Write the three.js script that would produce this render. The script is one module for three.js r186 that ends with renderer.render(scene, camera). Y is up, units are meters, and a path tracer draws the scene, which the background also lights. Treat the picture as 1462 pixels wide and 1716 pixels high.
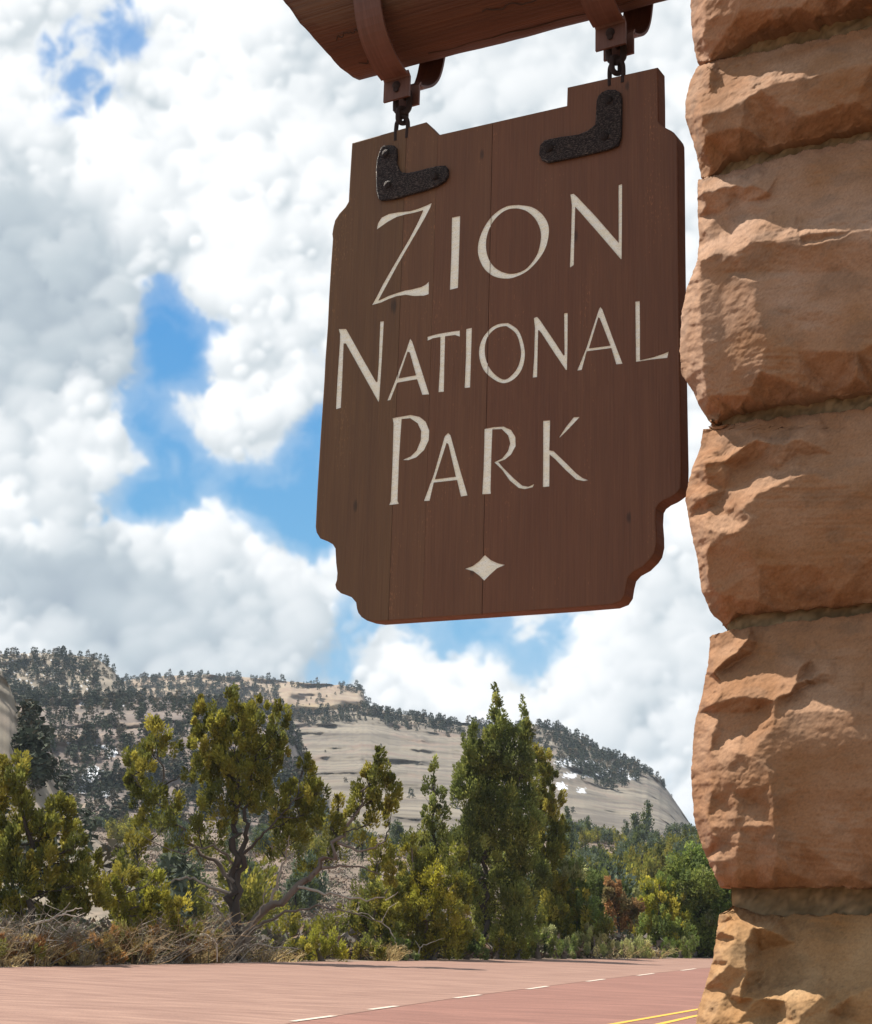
import * as THREE from 'three';
import { mergeGeometries } from 'three/addons/utils/BufferGeometryUtils.js';
import { RoundedBoxGeometry } from 'three/addons/geometries/RoundedBoxGeometry.js';
import { Brush, Evaluator, SUBTRACTION, INTERSECTION } from 'three-bvh-csg';
import { createNoise2D, createNoise3D } from 'simplex-noise';

// ------------------------------------------------------------------ camera
const F = 2558.4, CX = 731, CY = 858, EYE = 1.25;               // lens and principal point in photo pixels; eye height in metres
const scene = new THREE.Scene();
const camera = new THREE.PerspectiveCamera(2 * Math.atan(858 / F) * 180 / Math.PI, 1462 / 1716, 0.05, 6000);
camera.rotation.order = 'YXZ';
camera.position.set(0, EYE, 0);
camera.rotation.set(14.966 * Math.PI / 180, 0, 1.7195 * Math.PI / 180);
camera.updateMatrixWorld(true);
const renderer = new THREE.WebGLRenderer({ antialias: true });
renderer.setSize(872, 1024);
renderer.toneMapping = THREE.LinearToneMapping;
renderer.toneMappingExposure = 1.6;
renderer.shadowMap.enabled = true;
renderer.shadowMap.type = THREE.PCFSoftShadowMap;

// board axes: U along the board to the right, NV out of its face
const YAW = 30.4465 * Math.PI / 180;
const U = new THREE.Vector3(Math.cos(YAW), 0, Math.sin(YAW)), NV = new THREE.Vector3(-Math.sin(YAW), 0, Math.cos(YAW)), UP = new THREE.Vector3(0, 1, 0);
const BOARD = new THREE.Vector3(0.12459, 1.24066 + EYE, -3.58244);
const eye = camera.position.clone();

// ------------------------------------------------------------------ helpers
function rngOf(seed) { let s = seed >>> 0; return () => { s = (s + 0x6d2b79f5) | 0; let t = Math.imul(s ^ (s >>> 15), 1 | s); t = (t + Math.imul(t ^ (t >>> 7), 61 | t)) ^ t; return ((t ^ (t >>> 14)) >>> 0) / 4294967296; }; }
const n3 = createNoise3D(rngOf(11)), n2 = createNoise2D(rngOf(12)), n3b = createNoise3D(rngOf(13));
function fbm3(x, y, z, o = 4, gain = 0.5) { let a = 1, s = 0, t = 0; for (let i = 0; i < o; i++) { s += a * n3(x, y, z); t += a; a *= gain; x = x * 2.03 + 7.1; y = y * 2.03 - 3.7; z = z * 2.03 + 1.9; } return s / t; }
function fbm2(x, y, o = 4, gain = 0.5) { let a = 1, s = 0, t = 0; for (let i = 0; i < o; i++) { s += a * n2(x, y); t += a; a *= gain; x = x * 2.03 + 5.3; y = y * 2.03 - 1.7; } return s / t; }
const clamp = (x, a = 0, b = 1) => Math.min(b, Math.max(a, x)), lerp = (a, b, t) => a + (b - a) * t, smooth = (a, b, x) => { const t = clamp((x - a) / (b - a)); return t * t * (3 - 2 * t); };
const mix3 = (a, b, t) => [lerp(a[0], b[0], t), lerp(a[1], b[1], t), lerp(a[2], b[2], t)];
function poly(list, x) { if (x <= list[0][0]) { const [a, b] = list; return a[1] + (x - a[0]) * 0 ; } for (let i = 1; i < list.length; i++) if (x <= list[i][0]) { const a = list[i - 1], b = list[i]; return lerp(a[1], b[1], (x - a[0]) / (b[0] - a[0])); } return list[list.length - 1][1]; }
const _q = camera.quaternion;
function ray(px, py) { return new THREE.Vector3((px - CX) / F, -(py - CY) / F, -1).applyQuaternion(_q); }
function onFace(px, py, d = 0) { const r = ray(px, py), t = (NV.dot(BOARD) + d - NV.dot(eye)) / NV.dot(r); return eye.clone().addScaledVector(r, t); }      // where a line of sight meets the plane d in front of the board's face
function faceXY(px, py, d = 0) { const p = onFace(px, py, d).sub(BOARD); return new THREE.Vector2(p.dot(U), p.y); }
function onGround(px, py, y = 0) { const r = ray(px, py); return eye.clone().addScaledVector(r, (y - EYE) / r.y); }
function onDepth(px, py, z) { const r = ray(px, py); return eye.clone().addScaledVector(r, z / r.z); }
function fromFace(u, y, d) { return BOARD.clone().addScaledVector(U, u).addScaledVector(NV, d).add(new THREE.Vector3(0, y, 0)); }

const taken = {};
function numbered(name) { const k = taken[name] = (taken[name] ?? -1) + 1; return k ? name + '_' + String(k).padStart(3, '0') : name; }
function shade(o) { o.traverse((m) => { if (m.isMesh) { m.castShadow = true; m.receiveShadow = true; } }); return o; }
function part(name, geometry, material, parent) { const m = new THREE.Mesh(geometry, material); m.name = name; m.castShadow = m.receiveShadow = true; parent.add(m); return m; }
function thing(name, label, category, pos, group) { const g = new THREE.Group(); g.name = numbered(name); g.userData = { label, category }; if (group) g.userData.group = group; if (pos) g.position.copy(pos); scene.add(g); return g; }
function solo(name, geometry, material, label, category, group) { const m = part(numbered(name), geometry, material, scene); m.userData = { label, category }; if (group) m.userData.group = group; return m; }
function setting(name, geometry, material) { const m = part(numbered(name), geometry, material, scene); m.userData = { kind: 'structure' }; return m; }
function stuff(name, geometry, material, label, category) { const m = part(numbered(name), geometry, material, scene); m.userData = { kind: 'stuff', label, category }; return m; }
function geo(pos, idx, uv, col) { const g = new THREE.BufferGeometry(); g.setAttribute('position', new THREE.Float32BufferAttribute(pos, 3)); if (uv) g.setAttribute('uv', new THREE.Float32BufferAttribute(uv, 2)); if (col) g.setAttribute('color', new THREE.Float32BufferAttribute(col, 3)); if (idx) g.setIndex(idx); g.computeVertexNormals(); return g; }
function dataTexture(w, h, f, srgb, repeat) { const a = new Uint8Array(w * h * 4); for (let y = 0; y < h; y++) for (let x = 0; x < w; x++) { const c = f(x / w, y / h), k = (y * w + x) * 4; a[k] = clamp(c[0]) * 255; a[k + 1] = clamp(c[1]) * 255; a[k + 2] = clamp(c[2]) * 255; a[k + 3] = 255; } const t = new THREE.DataTexture(a, w, h); t.magFilter = THREE.LinearFilter; t.minFilter = THREE.LinearMipmapLinearFilter; t.wrapS = t.wrapT = THREE.RepeatWrapping; if (srgb) t.colorSpace = THREE.SRGBColorSpace; if (repeat) t.repeat.set(...repeat); t.needsUpdate = true; return t; }
const lin = (r, g, b) => new THREE.Color().setRGB(r, g, b);
function mat(color, rough, extra) { return new THREE.MeshStandardMaterial({ color, roughness: rough, metalness: 0, ...extra }); }
function torusNoise(u, v, s, o) { const a = u * 2 * Math.PI, b = v * 2 * Math.PI; return fbm3(Math.cos(a) * s, Math.sin(a) * s + 3.3 * Math.cos(b) * s, Math.sin(b) * s * 3.3, o); }   // repeats in u and v

// ------------------------------------------------------------------ sky: broken cumulus, computed over the whole dome
const SUN = new THREE.Vector3().addScaledVector(U, -0.50).addScaledVector(NV, -0.015).addScaledVector(UP, 0.85).normalize();
{
  const W = 4096, H = 2048, a = new Float32Array(W * H * 4);
  // cover (-1 open sky .. 1 thick cloud) and tone (0 grey base .. 1 white) read along lines of sight
  const marks = [[40,40,.8,1],[130,45,-.25,1],[200,50,-.55,1],[170,80,-.2,1],[250,80,-.3,.9],[100,110,-.22,.9],[112,160,-.15,.9],[150,108,.15,.9],[92,70,-.05,1],[160,125,-.1,.8],[60,170,.7,1],[180,140,.4,.8],[225,150,.5,.75],[20,110,.8,1],
    [330,60,.9,1],[430,60,.9,1],[360,200,1,1],[420,300,1,1],[370,420,.9,1],[330,490,.7,1],[300,330,.8,1],[520,120,.7,.74],[600,60,.7,.74],[500,250,.7,.82],[480,420,.8,.85],[520,560,.7,.85],[450,520,.8,.85],
    [800,80,.8,.72],[1000,80,.8,.7],[760,160,.8,.72],[1130,60,.8,.75],[30,250,.8,.75],[120,270,.8,.9],[200,260,.8,.95],[40,400,1,.35],[130,430,1,.42],[220,400,.9,.75],[60,540,1,.22],[150,520,1,.27],[200,590,.9,.3],[100,620,1,.3],[20,640,1,.4],[250,430,.6,.8],
    [284,470,0,.8],[290,520,-.3,.8],[290,575,-1.45,.8],[330,560,-0.58,1],[280,620,-1.45,.8],[240,640,-1.16,.8],[320,640,-1.01,1],[230,690,-0.87,1],[200,650,.2,.6],[380,600,.9,1],[430,620,.9,.9],[350,560,.5,1],[480,640,.8,.8],[250,665,.3,1],[300,690,.7,1],[360,700,.9,.95],[420,690,.9,.9],[470,710,.6,.9],[430,760,.6,.85],[350,745,.5,.9],[460,800,0,.8],
    [510,730,-1.01,1],[500,800,-1.16,1],[520,860,-1.45,1],[400,830,-1.01,1],[330,790,-1.16,1],[300,740,-1.16,1],[260,740,-0.87,1],[450,870,-1.30,1],[500,905,-0.87,1],[240,690,-1.01,1],[130,700,.8,1],[180,720,.9,.95],[80,760,.9,1],[220,790,.9,.9],[150,800,1,.75],[40,720,.5,.6],[270,800,.2,.9],[245,840,-.3,1],[190,840,0,.9],[20,840,.9,1],[100,850,.9,.75],[60,900,.9,.95],
    [340,850,.6,1],[310,880,.9,.95],[380,880,.8,.95],[250,880,.6,1],[200,880,.8,.9],[430,920,.8,1],[480,950,.8,1],[350,950,1,.68],[260,960,1,.68],[420,1000,1,.62],[530,960,.8,1],[560,1000,.4,.95],[585,1020,-.1,.9],[60,990,1,.1],[150,990,1,.08],[230,1000,1,.15],[100,1050,1,.4],[250,1060,1,.5],[400,1070,1,.55],[500,1060,.8,.6],[60,1070,.8,.85],[560,1120,-.2,.7],[600,1060,.2,.8],
    [640,1120,.7,.95],[700,1080,-.2,.9],[760,1070,-0.72,.9],[680,1110,.6,1],[800,1140,.7,1],[780,1120,.6,1],[850,1120,.4,.95],[885,1065,.6,1],[920,1090,-0.72,1],[840,1090,-0.72,1],[950,1060,-.2,1],[960,1130,.7,1],[1010,1060,.7,.95],[1060,1100,.9,.8],[1100,950,.8,.8],[1150,900,.7,.95],[1130,1000,.9,.6],[1050,1150,.9,.8],[1110,1170,.7,.7],[1080,1200,.5,.6],[1140,1250,.5,.85],[1030,1200,.6,.75],[1160,1150,.7,.65],[980,1180,.6,.9],[900,1170,.6,.9],[1150,1330,.4,.95],[1170,700,.8,.85],[1160,400,.8,.8],[600,170,.8,.75],[560,330,.8,.85],[850,130,.8,.72],[920,130,.8,.72],[540,430,.8,.85],[700,180,.8,.72],[560,220,.8,.78],[640,220,.8,.75],[1120,200,.8,.8],[500,20,.8,.74],[245,836,-1.45,1],[208,840,-0.87,1],[270,832,-1.45,1],[300,822,-1.30,1],[170,846,-.1,1],[120,880,.9,.45],[150,860,.8,.5],[200,930,1,.5],[90,820,.9,.6],[130,760,.9,.7],[320,1040,1,.45],[460,1040,.9,.5],[130,5,.5,1],[200,5,.2,1],[60,20,.8,1],[285,30,.8,1],[280,110,.8,1],[70,120,.4,1]]
    .map(([px, py, c, t]) => { const r = ray(px, py).normalize(); return [Math.atan2(r.x, -r.z), Math.asin(r.y), c, t]; });
  const S2 = (40 / F) ** 2, W0 = 0.012;
  const azs = marks.map((m) => m[0]), els = marks.map((m) => m[1]), az0 = Math.min(...azs) - .11, az1 = Math.max(...azs) + .11, el0 = Math.min(...els) - .11, el1 = Math.max(...els) + .11;
  let fc = 0, ft = 0;
  function field(az, el, x, y, z) {
    let wc = W0 * (0.3 + 0.75 * n3(x * 2.2, y * 4.0 + 5, z * 2.2)), wt = W0 * (0.66 + 0.26 * n3b(x * 3, y * 5, z * 3)), w = W0;
    if (az > az0 && az < az1 && el > el0 && el < el1) for (const m of marks) { const da = (az - m[0]) * Math.cos(el), de = el - m[1], q = (da * da + de * de) / S2; if (q < 40) { const e = Math.exp(-q) + .03 * Math.exp(-q / 9); w += e; wc += e * m[2]; wt += e * m[3]; } }
    fc = wc / w; ft = wt / w;
  }
  function bumps(x, y, z) { // rounded heads: one minus the squared distance to the nearest of scattered points
    const ix = Math.floor(x), iy = Math.floor(y), iz = Math.floor(z); let best = 9;
    for (let a = -1; a < 2; a++) for (let b = -1; b < 2; b++) for (let c = -1; c < 2; c++) {
      let h = Math.imul(ix + a, 374761393) ^ Math.imul(iy + b, 668265263) ^ Math.imul(iz + c, 1274126177); h = Math.imul(h ^ (h >>> 13), 1103515245); h ^= h >>> 16;
      const dx = ix + a + (h & 1023) / 1023 - x, dy = iy + b + ((h >>> 10) & 1023) / 1023 - y, dz = iz + c + ((h >>> 20) & 1023) / 1023 - z, d = dx * dx + dy * dy + dz * dz; if (d < best) best = d;
    }
    return 1 - best;
  }
  function puff(x, y, z, fineToo) {
    const wx = x + .02 * n3(x * 9, y * 9, z * 9) + .006 * n3(x * 40, y * 40, z * 40), wy = y + .02 * n3(x * 9 + 5, y * 9, z * 9 - 3) + .006 * n3(x * 40, y * 40 + 7, z * 40), wz = z;
    let f = .42 * n3(x * 6, y * 7, z * 6) + (.70 * (bumps(wx * 13, wy * 15, wz * 13) - .66)) + .40 * (bumps(wx * 29 + 7, wy * 31, wz * 29) - .66) + .06 * n3(x * 50, y * 50, z * 50);
    if (fineToo) f += .20 * (bumps(wx * 66, wy * 68 + 3, wz * 66) - .66) + .07 * (bumps(wx * 140, wy * 140, wz * 140 + 9) - .66) + .05 * n3(x * 260, y * 260, z * 260) + .06 * n3(x * 120, y * 120, z * 120);
    return f;
  }
  function wisps(x, y, z, fineToo) { let f = 0, m = 1, k = 22; const qx = x + .010 * n3(x * 30, y * 30, z * 30), qy = y + .010 * n3(x * 30 + 4, y * 30, z * 30); for (let i = 0; i < (fineToo ? 5 : 3); i++) { f += m * (.55 * n3(qx * k, qy * k, z * k + i) + .9 * (bumps(qx * k * 1.3 + 11, qy * k * 1.3, z * k * 1.3) - .7)); m *= .62; k *= 2.1; } return f; }
  const dark = [.195, .25, .325], mid = [.44, .50, .54], white = [.86, .868, .87];
    const heads = []; {
    const r = rngOf(404);
    for (let k = 0; k < 82000; k++) {
      const az = (r() * 2 - 1) * Math.PI, el = Math.asin(r() * .995), R = (13 + 58 * Math.pow(r(), 2.1)) / F, x = Math.cos(el) * Math.sin(az), z = -Math.cos(el) * Math.cos(az), y = Math.sin(el), op = .35 + .5 * r();
      field(az, el, x, y, z); if (fc + .22 * n3(x * 11, y * 12, z * 11) > .04 + R * F / 77 * .46) heads.push([Math.atan2(z, x), el, R, ft + .12 * (r() - .5), op]);
    }
    heads.sort((p, q) => q[1] - p[1]);
  }
  function window_(i0, i1, j0, j1, step, fineToo) { // colours of a piece of the dome
    const w = Math.floor((i1 - i0) / step), h = Math.floor((j1 - j0) / step), D = new Float32Array(w * h), T = new Float32Array(w * h), B = new Float32Array(w * h), E = new Float32Array(w * h), C = new Float32Array(w * h * 3);
    for (let j = 0; j < h; j++) for (let i = 0; i < w; i++) {
      const el = ((j0 + j * step) + 0.5) / H * Math.PI - Math.PI / 2, ph = ((i0 + i * step) + 0.5) / W * 2 * Math.PI - Math.PI, x = Math.cos(el) * Math.cos(ph), z = Math.cos(el) * Math.sin(ph), y = Math.sin(el), az = Math.atan2(x, -z);
      field(az, el, x, y, z); D[j * w + i] = fc + .66 * puff(x, y, z, fineToo); T[j * w + i] = ft; B[j * w + i] = fc; const ab = Math.abs(D[j * w + i]); if (ab < .9) E[j * w + i] = wisps(x, y, z, fineToo);
    }
    const tone = (b) => (b < .5 ? mix3(dark, mid, Math.max(0, b) * 2) : mix3(mid, white, Math.min(1.2, b) * 2 - 1));
    for (let j = 0; j < h; j++) for (let i = 0; i < w; i++) { // open sky with the soft body of the clouds
      const k = j * w + i, el = ((j0 + j * step) + 0.5) / H * Math.PI - Math.PI / 2, blue = mix3([.17, .41, .62], [.05, .24, .56], smooth(0.06, 0.5, el)), d = D[k] + .30 * E[k], a = .22 * smooth(-.75, .05, d) + .78 * smooth(-.06, .34, d);
      const c = mix3(blue, tone(T[k] * .80 + .10 * (1 - smooth(0, .5, d))), a); C[3 * k] = c[0]; C[3 * k + 1] = c[1]; C[3 * k + 2] = c[2];
    }
    for (const [ph, el, R, t, op] of heads) { // rounded heads over it, from the highest down
      const ci = ((ph + Math.PI) / (2 * Math.PI) * W - .5 - i0) / step, cj = ((el + Math.PI / 2) / Math.PI * H - .5 - j0) / step, ry = R * H / Math.PI / step * 1.25, rx = R * W / (2 * Math.PI) / step / Math.max(.12, Math.cos(el)) * 1.25;
      if (ci + rx < 0 || ci - rx > w - 1 || cj + ry < 0 || cj - ry > h - 1) continue;
      for (let j = Math.max(0, Math.ceil(cj - ry)); j <= Math.min(h - 1, cj + ry); j++) for (let i = Math.max(0, Math.ceil(ci - rx)); i <= Math.min(w - 1, ci + rx); i++) {
        const x = (i - ci) / rx * 1.25, y = (j - cj) / ry * 1.25, k = j * w + i, q = Math.sqrt(x * x + y * y) - .30 * clamp(E[k], -1, 1); if (q > 1.05) continue;
        const z = Math.sqrt(Math.max(0, 1 - x * x - y * y)), s = clamp(-.42 * x + .72 * y + .5 * z), al = op * (1 - smooth(.62, 1.02, q)) * (.35 + .65 * smooth(-.15, .2, D[k] + .2 * E[k])), cc = tone(t * .60 + .60 * s * (.3 + .7 * t));
        C[3 * k] = lerp(C[3 * k], cc[0], al); C[3 * k + 1] = lerp(C[3 * k + 1], cc[1], al); C[3 * k + 2] = lerp(C[3 * k + 2], cc[2], al);
      }
    }
    return { w, h, C };
  }
  for (let k = 0; k < W * H; k++) { a[4 * k] = .20; a[4 * k + 1] = .15; a[4 * k + 2] = .11; a[4 * k + 3] = 1; }
  const jh = H / 2 - 14, all = window_(0, W, jh, H, 2, false);
  for (let j = jh; j < H; j++) for (let i = 0; i < W; i++) { const fx = i / 2, fy = Math.min(all.h - 1, (j - jh) / 2), x0 = Math.floor(fx) % all.w, y0 = Math.floor(fy), x1 = (x0 + 1) % all.w, y1 = Math.min(all.h - 1, y0 + 1), u = fx - Math.floor(fx), v = fy - y0, k = (j * W + i) * 4; for (let c = 0; c < 3; c++) a[k + c] = lerp(lerp(all.C[3 * (y0 * all.w + x0) + c], all.C[3 * (y0 * all.w + x1) + c], u), lerp(all.C[3 * (y1 * all.w + x0) + c], all.C[3 * (y1 * all.w + x1) + c], u), v); }
  // the part round the view once more with its finest wisps
  const ic = Math.round((Math.atan2(-1, 0) / (2 * Math.PI) + .5) * W), iw = 330, i0 = ic - iw, j1 = Math.round((.95 / Math.PI + .5) * H), view = window_(i0, ic + iw, jh, j1, 1, true);
  for (let j = 0; j < view.h; j++) for (let i = 0; i < view.w; i++) { const m = Math.min(1, Math.min(i, view.w - 1 - i) / 40, (view.h - 1 - j) / 40), k = ((jh + j) * W + i0 + i) * 4, q = 3 * (j * view.w + i); for (let c = 0; c < 3; c++) a[k + c] = lerp(a[k + c], view.C[q + c], m); }
  for (let k = 0; k < W * H * 4; k++) if (k % 4 < 3) a[k] *= .81;
  const sky = new THREE.DataTexture(a, W, H, THREE.RGBAFormat, THREE.FloatType);
  sky.mapping = THREE.EquirectangularReflectionMapping; sky.magFilter = THREE.LinearFilter; sky.needsUpdate = true;
  scene.background = sky; scene.environment = sky;
}
const sun = new THREE.DirectionalLight(lin(1, .94, .84), 5);
sun.position.copy(SUN).multiplyScalar(200).add(new THREE.Vector3(0, 0, -40)); sun.target.position.set(0, 0, -40);
sun.castShadow = true; sun.shadow.mapSize.set(4096, 4096);
Object.assign(sun.shadow.camera, { left: -90, right: 90, top: 90, bottom: -90, near: 1, far: 600 });
sun.shadow.bias = -0.0005; sun.shadow.radius = 1.2;
scene.add(sun, sun.target);

// ------------------------------------------------------------------ ground, road
const EDGE = [[-700, 1640], [0, 1622], [400, 1614], [800, 1609], [1190, 1606], [1500, 1604]];        // far edge of the paving, photo pixels
function beyond(px, back) { const g = onGround(px, poly(EDGE, px)); const s = 1 + back / -g.z; return new THREE.Vector3(g.x * s, 0, g.z * s); }
function rise(x, z) {
  const r = Math.hypot(x, z), ahead = smooth(-.2, .5, -z / Math.max(r, 1));
  return ahead * (smooth(80, 340, r) * 17 + Math.max(0, r - 300) * 0.03) + smooth(60, 260, r) * 2.2 * fbm2(x * .012, z * .012, 4);
}
{
  const pos = [], idx = [], col = [], R = 130, A = 300;
  for (let i = 0; i <= R; i++) for (let j = 0; j <= A; j++) {
    const r = i === 0 ? 0 : 0.6 * Math.pow(5000 / 0.6, (i - 1) / (R - 1)), a = j / A * 2 * Math.PI, x = r * Math.sin(a), z = -r * Math.cos(a);
    pos.push(x, rise(x, z), z);
    const n = fbm2(x * .35, z * .35, 4), m = fbm2(x * .05 + 9, z * .05, 3); const c = mix3(mix3([.15, .105, .075], [.21, .145, .10], clamp(.5 + .8 * n)), [.12, .10, .08], clamp(.4 + m) * .6); col.push(...c);
  }
  for (let i = 0; i < R; i++) for (let j = 0; j < A; j++) { const p = i * (A + 1) + j; idx.push(p, p + A + 1, p + 1, p + 1, p + A + 1, p + A + 2); }
  for (let k = 0; k < idx.length; k += 3) { const t = idx[k + 1]; idx[k + 1] = idx[k + 2]; idx[k + 2] = t; }
  const g = geo(pos, idx, null, col); const nn = g.attributes.normal; if (nn.getY(2000) < 0) { for (let k = 0; k < nn.count; k++) nn.setXYZ(k, -nn.getX(k), -nn.getY(k), -nn.getZ(k)); const ix = g.index.array; for (let k = 0; k < ix.length; k += 3) { const t = ix[k]; ix[k] = ix[k + 1]; ix[k + 1] = t; } }
  setting('ground', g, mat(0xffffff, 1, { vertexColors: true }));
}
const asphalt = (base, seed) => dataTexture(1024, 1024, (u, v) => {
  const big = torusNoise(u, v, 1.3 + seed * .01, 5), streak = fbm2(Math.sin(u * 6.283) * 1.1 + seed, Math.cos(u * 6.283) * 1.1 + v * 26, 3), fine = Math.sin(u * 91e3 + v * 47e3 + seed) * 43758.5453, g = (fine - Math.floor(fine)) - .5;
  const k = 1 + .07 * big + .02 * streak + .16 * g, w = clamp(.5 + .6 * big + .15 * streak);
  return mix3(base[0], base[1], w).map((c) => c * k);
}, true, [1 / 14, 1 / 14]);
const sr = (c) => c.map((v) => v / 255);
const redRoad = mat(0xffffff, .93, { map: asphalt([sr([114, 74, 62]), sr([129, 89, 76])], 1) }), paleRoad = mat(0xffffff, .95, { map: asphalt([sr([120, 87, 74]), sr([138, 108, 93])], 4) });
function sheet(points, y, edge) { // a flat polygon lying at height y, uv in metres
  const s = new THREE.Shape(points.map((p) => new THREE.Vector2(p[0], -p[1]))), g = new THREE.ShapeGeometry(s); g.rotateX(-Math.PI / 2); g.translate(0, y, 0);
  const p = g.attributes.position, uv = new Float32Array(p.count * 2), c = Math.cos(.32), q = Math.sin(.32); for (let i = 0; i < p.count; i++) { uv[2 * i] = p.getX(i) * c + p.getZ(i) * q; uv[2 * i + 1] = -p.getX(i) * q + p.getZ(i) * c; } g.setAttribute('uv', new THREE.BufferAttribute(uv, 2)); return g;
}
{
  const P = (px, py) => { const g = onGround(px, py); return [g.x, g.z]; };
  const dash = [[-3.9, -6], [-3.0, -13], [-1.5, -19.6], ...[[665, 1688], [785, 1670], [903, 1655], [997, 1643], [1082, 1633], [1155, 1625]].map((p) => P(...p)), [12.6, -60], [19.6, -74], [31, -94]];
  const far = []; for (let px = -650; px <= 1400; px += 50) { const g = onGround(px, poly(EDGE, px) + .9 * fbm2(px * .02, 3, 3)); far.push([g.x, g.z]); } far.push([33, -92]);
  const along = (x, off) => dash.map((p, i) => { const a = dash[Math.max(0, i - 1)], b = dash[Math.min(dash.length - 1, i + 1)], dx = b[0] - a[0], dz = b[1] - a[1], l = Math.hypot(dx, dz); return [p[0] - dz / l * off, p[1] + dx / l * off]; });
  const yel = along(0, 4.25), near = along(0, 8.6);
  const road = setting('road', sheet([[-60, -4], ...far, ...near.slice().reverse(), [2, -3]], .004), redRoad);
  const pull = part('pullout', sheet([[-60, -4], ...far, ...dash.slice().reverse()], .008), paleRoad, road); pull.name = 'pullout';
  const paint = (c, s) => mat(0xffffff, .8, { map: dataTexture(256, 256, (u, v) => { const n = torusNoise(u, v, 1.6, 5), g = torusNoise(v, u, 4, 2); return n + .4 * g > .42 ? sr([165, 120, 100]) : c.map((q) => q * (1 + .08 * n)); }, true, [1 / 1.1, 1 / 1.1]) });
  const whiteP = paint(sr([190, 176, 162])), yellowP = paint(sr([206, 158, 40]));
  const strip = (line, w, y) => { const l = [], r = []; line.forEach((p, i) => { const a = line[Math.max(0, i - 1)], b = line[Math.min(line.length - 1, i + 1)], dx = b[0] - a[0], dz = b[1] - a[1], k = w / 2 / Math.hypot(dx, dz); l.push([p[0] - dz * k, p[1] + dx * k]); r.push([p[0] + dz * k, p[1] - dx * k]); }); return sheet([...l, ...r.reverse()], y); };
  for (const [a, b] of [[[490, 1713], [560, 1703.5]], [[620, 1693], [665, 1687]], [[763, 1673.5], [805, 1668]], [[884, 1658.5], [918, 1653.5]], [[984, 1645.5], [1013, 1641.5]], [[1069, 1635.5], [1096, 1631.8]], [[1142, 1627], [1166, 1623.8]]]) part('lane_dash', strip([P(...a), P(...b)], .11, .012), whiteP, road);
for (const l of [[[960, 1729], [1060, 1711.5], [1165, 1693], [1300, 1671]], [[1010, 1739], [1110, 1716], [1165, 1703.5], [1300, 1680]]]) part('yellow_line', strip(l.map((p) => P(...p)), .10, .009), yellowP, road);
}

// ------------------------------------------------------------------ far hills
const hillTrees = [];
function hill(name, o) { // o.sky, o.base: outlines seen from the road; o.far, o.near: their distances in metres
  const x0 = o.sky[0][0], x1 = o.sky[o.sky.length - 1][0], nx = Math.round((x1 - x0) / (o.step || 2.4)), ny = o.rows || 90, pos = [], col = [], idx = [], rnd = rngOf(o.seed), W = nx + 1;
  for (let j = 0; j <= ny + 3; j++) for (let i = 0; i <= nx; i++) {
    const px = lerp(x0, x1, i / nx), t = Math.min(1, j / ny), ys = poly(o.sky, px) + (o.jag || 1.2) * fbm2(px * .045, o.seed, 4), yb = poly(o.base, px);
    const py = lerp(yb, ys, t), prof = o.profile(t, px);
    let D = lerp(o.near, typeof o.far === 'function' ? o.far(px) : o.far, prof);
    const p0 = onDepth(px, py, -D), hh = p0.y;
    let n = fbm3(p0.x * .012, hh * .03, p0.z * .012 + o.seed, 5) * (o.lump ?? 14) + (o.strata ?? 3) * Math.sin(hh * (o.strataK ?? .9) + 3 * fbm3(p0.x * .02, hh * .01, o.seed, 3) + (o.dip || 0) * p0.x) * (.5 + .5 * n3(p0.x * .03, hh * .05, 7));
    n += (o.gully ?? 6) * Math.abs(n3(p0.x * .035, hh * .006, o.seed + 4));
    let p = onDepth(px, py, -(D + n * Math.min(1, t * 6) * (D / 600)));
    if (j > ny) { const k = j - ny; p = onDepth(px, ys, -(D + n * D / 600)); p.addScaledVector(new THREE.Vector3(p.x, 0, p.z).normalize(), k * o.far0 * .12); p.y -= k * k * 6; }
    pos.push(p.x, p.y, p.z); col.push(...o.color(px, py, p, t));
    if (j <= ny && j > 1 && rnd() < o.trees(px, py - ys, py, t)) hillTrees.push([p.x, p.y - .3, p.z, o.treeH * (.4 + 1.2 * Math.pow(rnd(), 1.6)), rnd()]);
  }
  for (let j = 0; j < ny + 3; j++) for (let i = 0; i < nx; i++) { const p = j * W + i; idx.push(p, p + 1, p + W, p + 1, p + W + 1, p + W); }
  return setting(name, geo(pos, idx, null, col), mat(0xffffff, 1, { vertexColors: true }));
}
const blot = (list, px, py) => { let m = -1; for (const [x, y, rx, ry] of list) m = Math.max(m, 1 - Math.hypot((px - x) / rx, (py - y) / ry)); return m; };
const snow = [.54, .56, .60];
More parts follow.
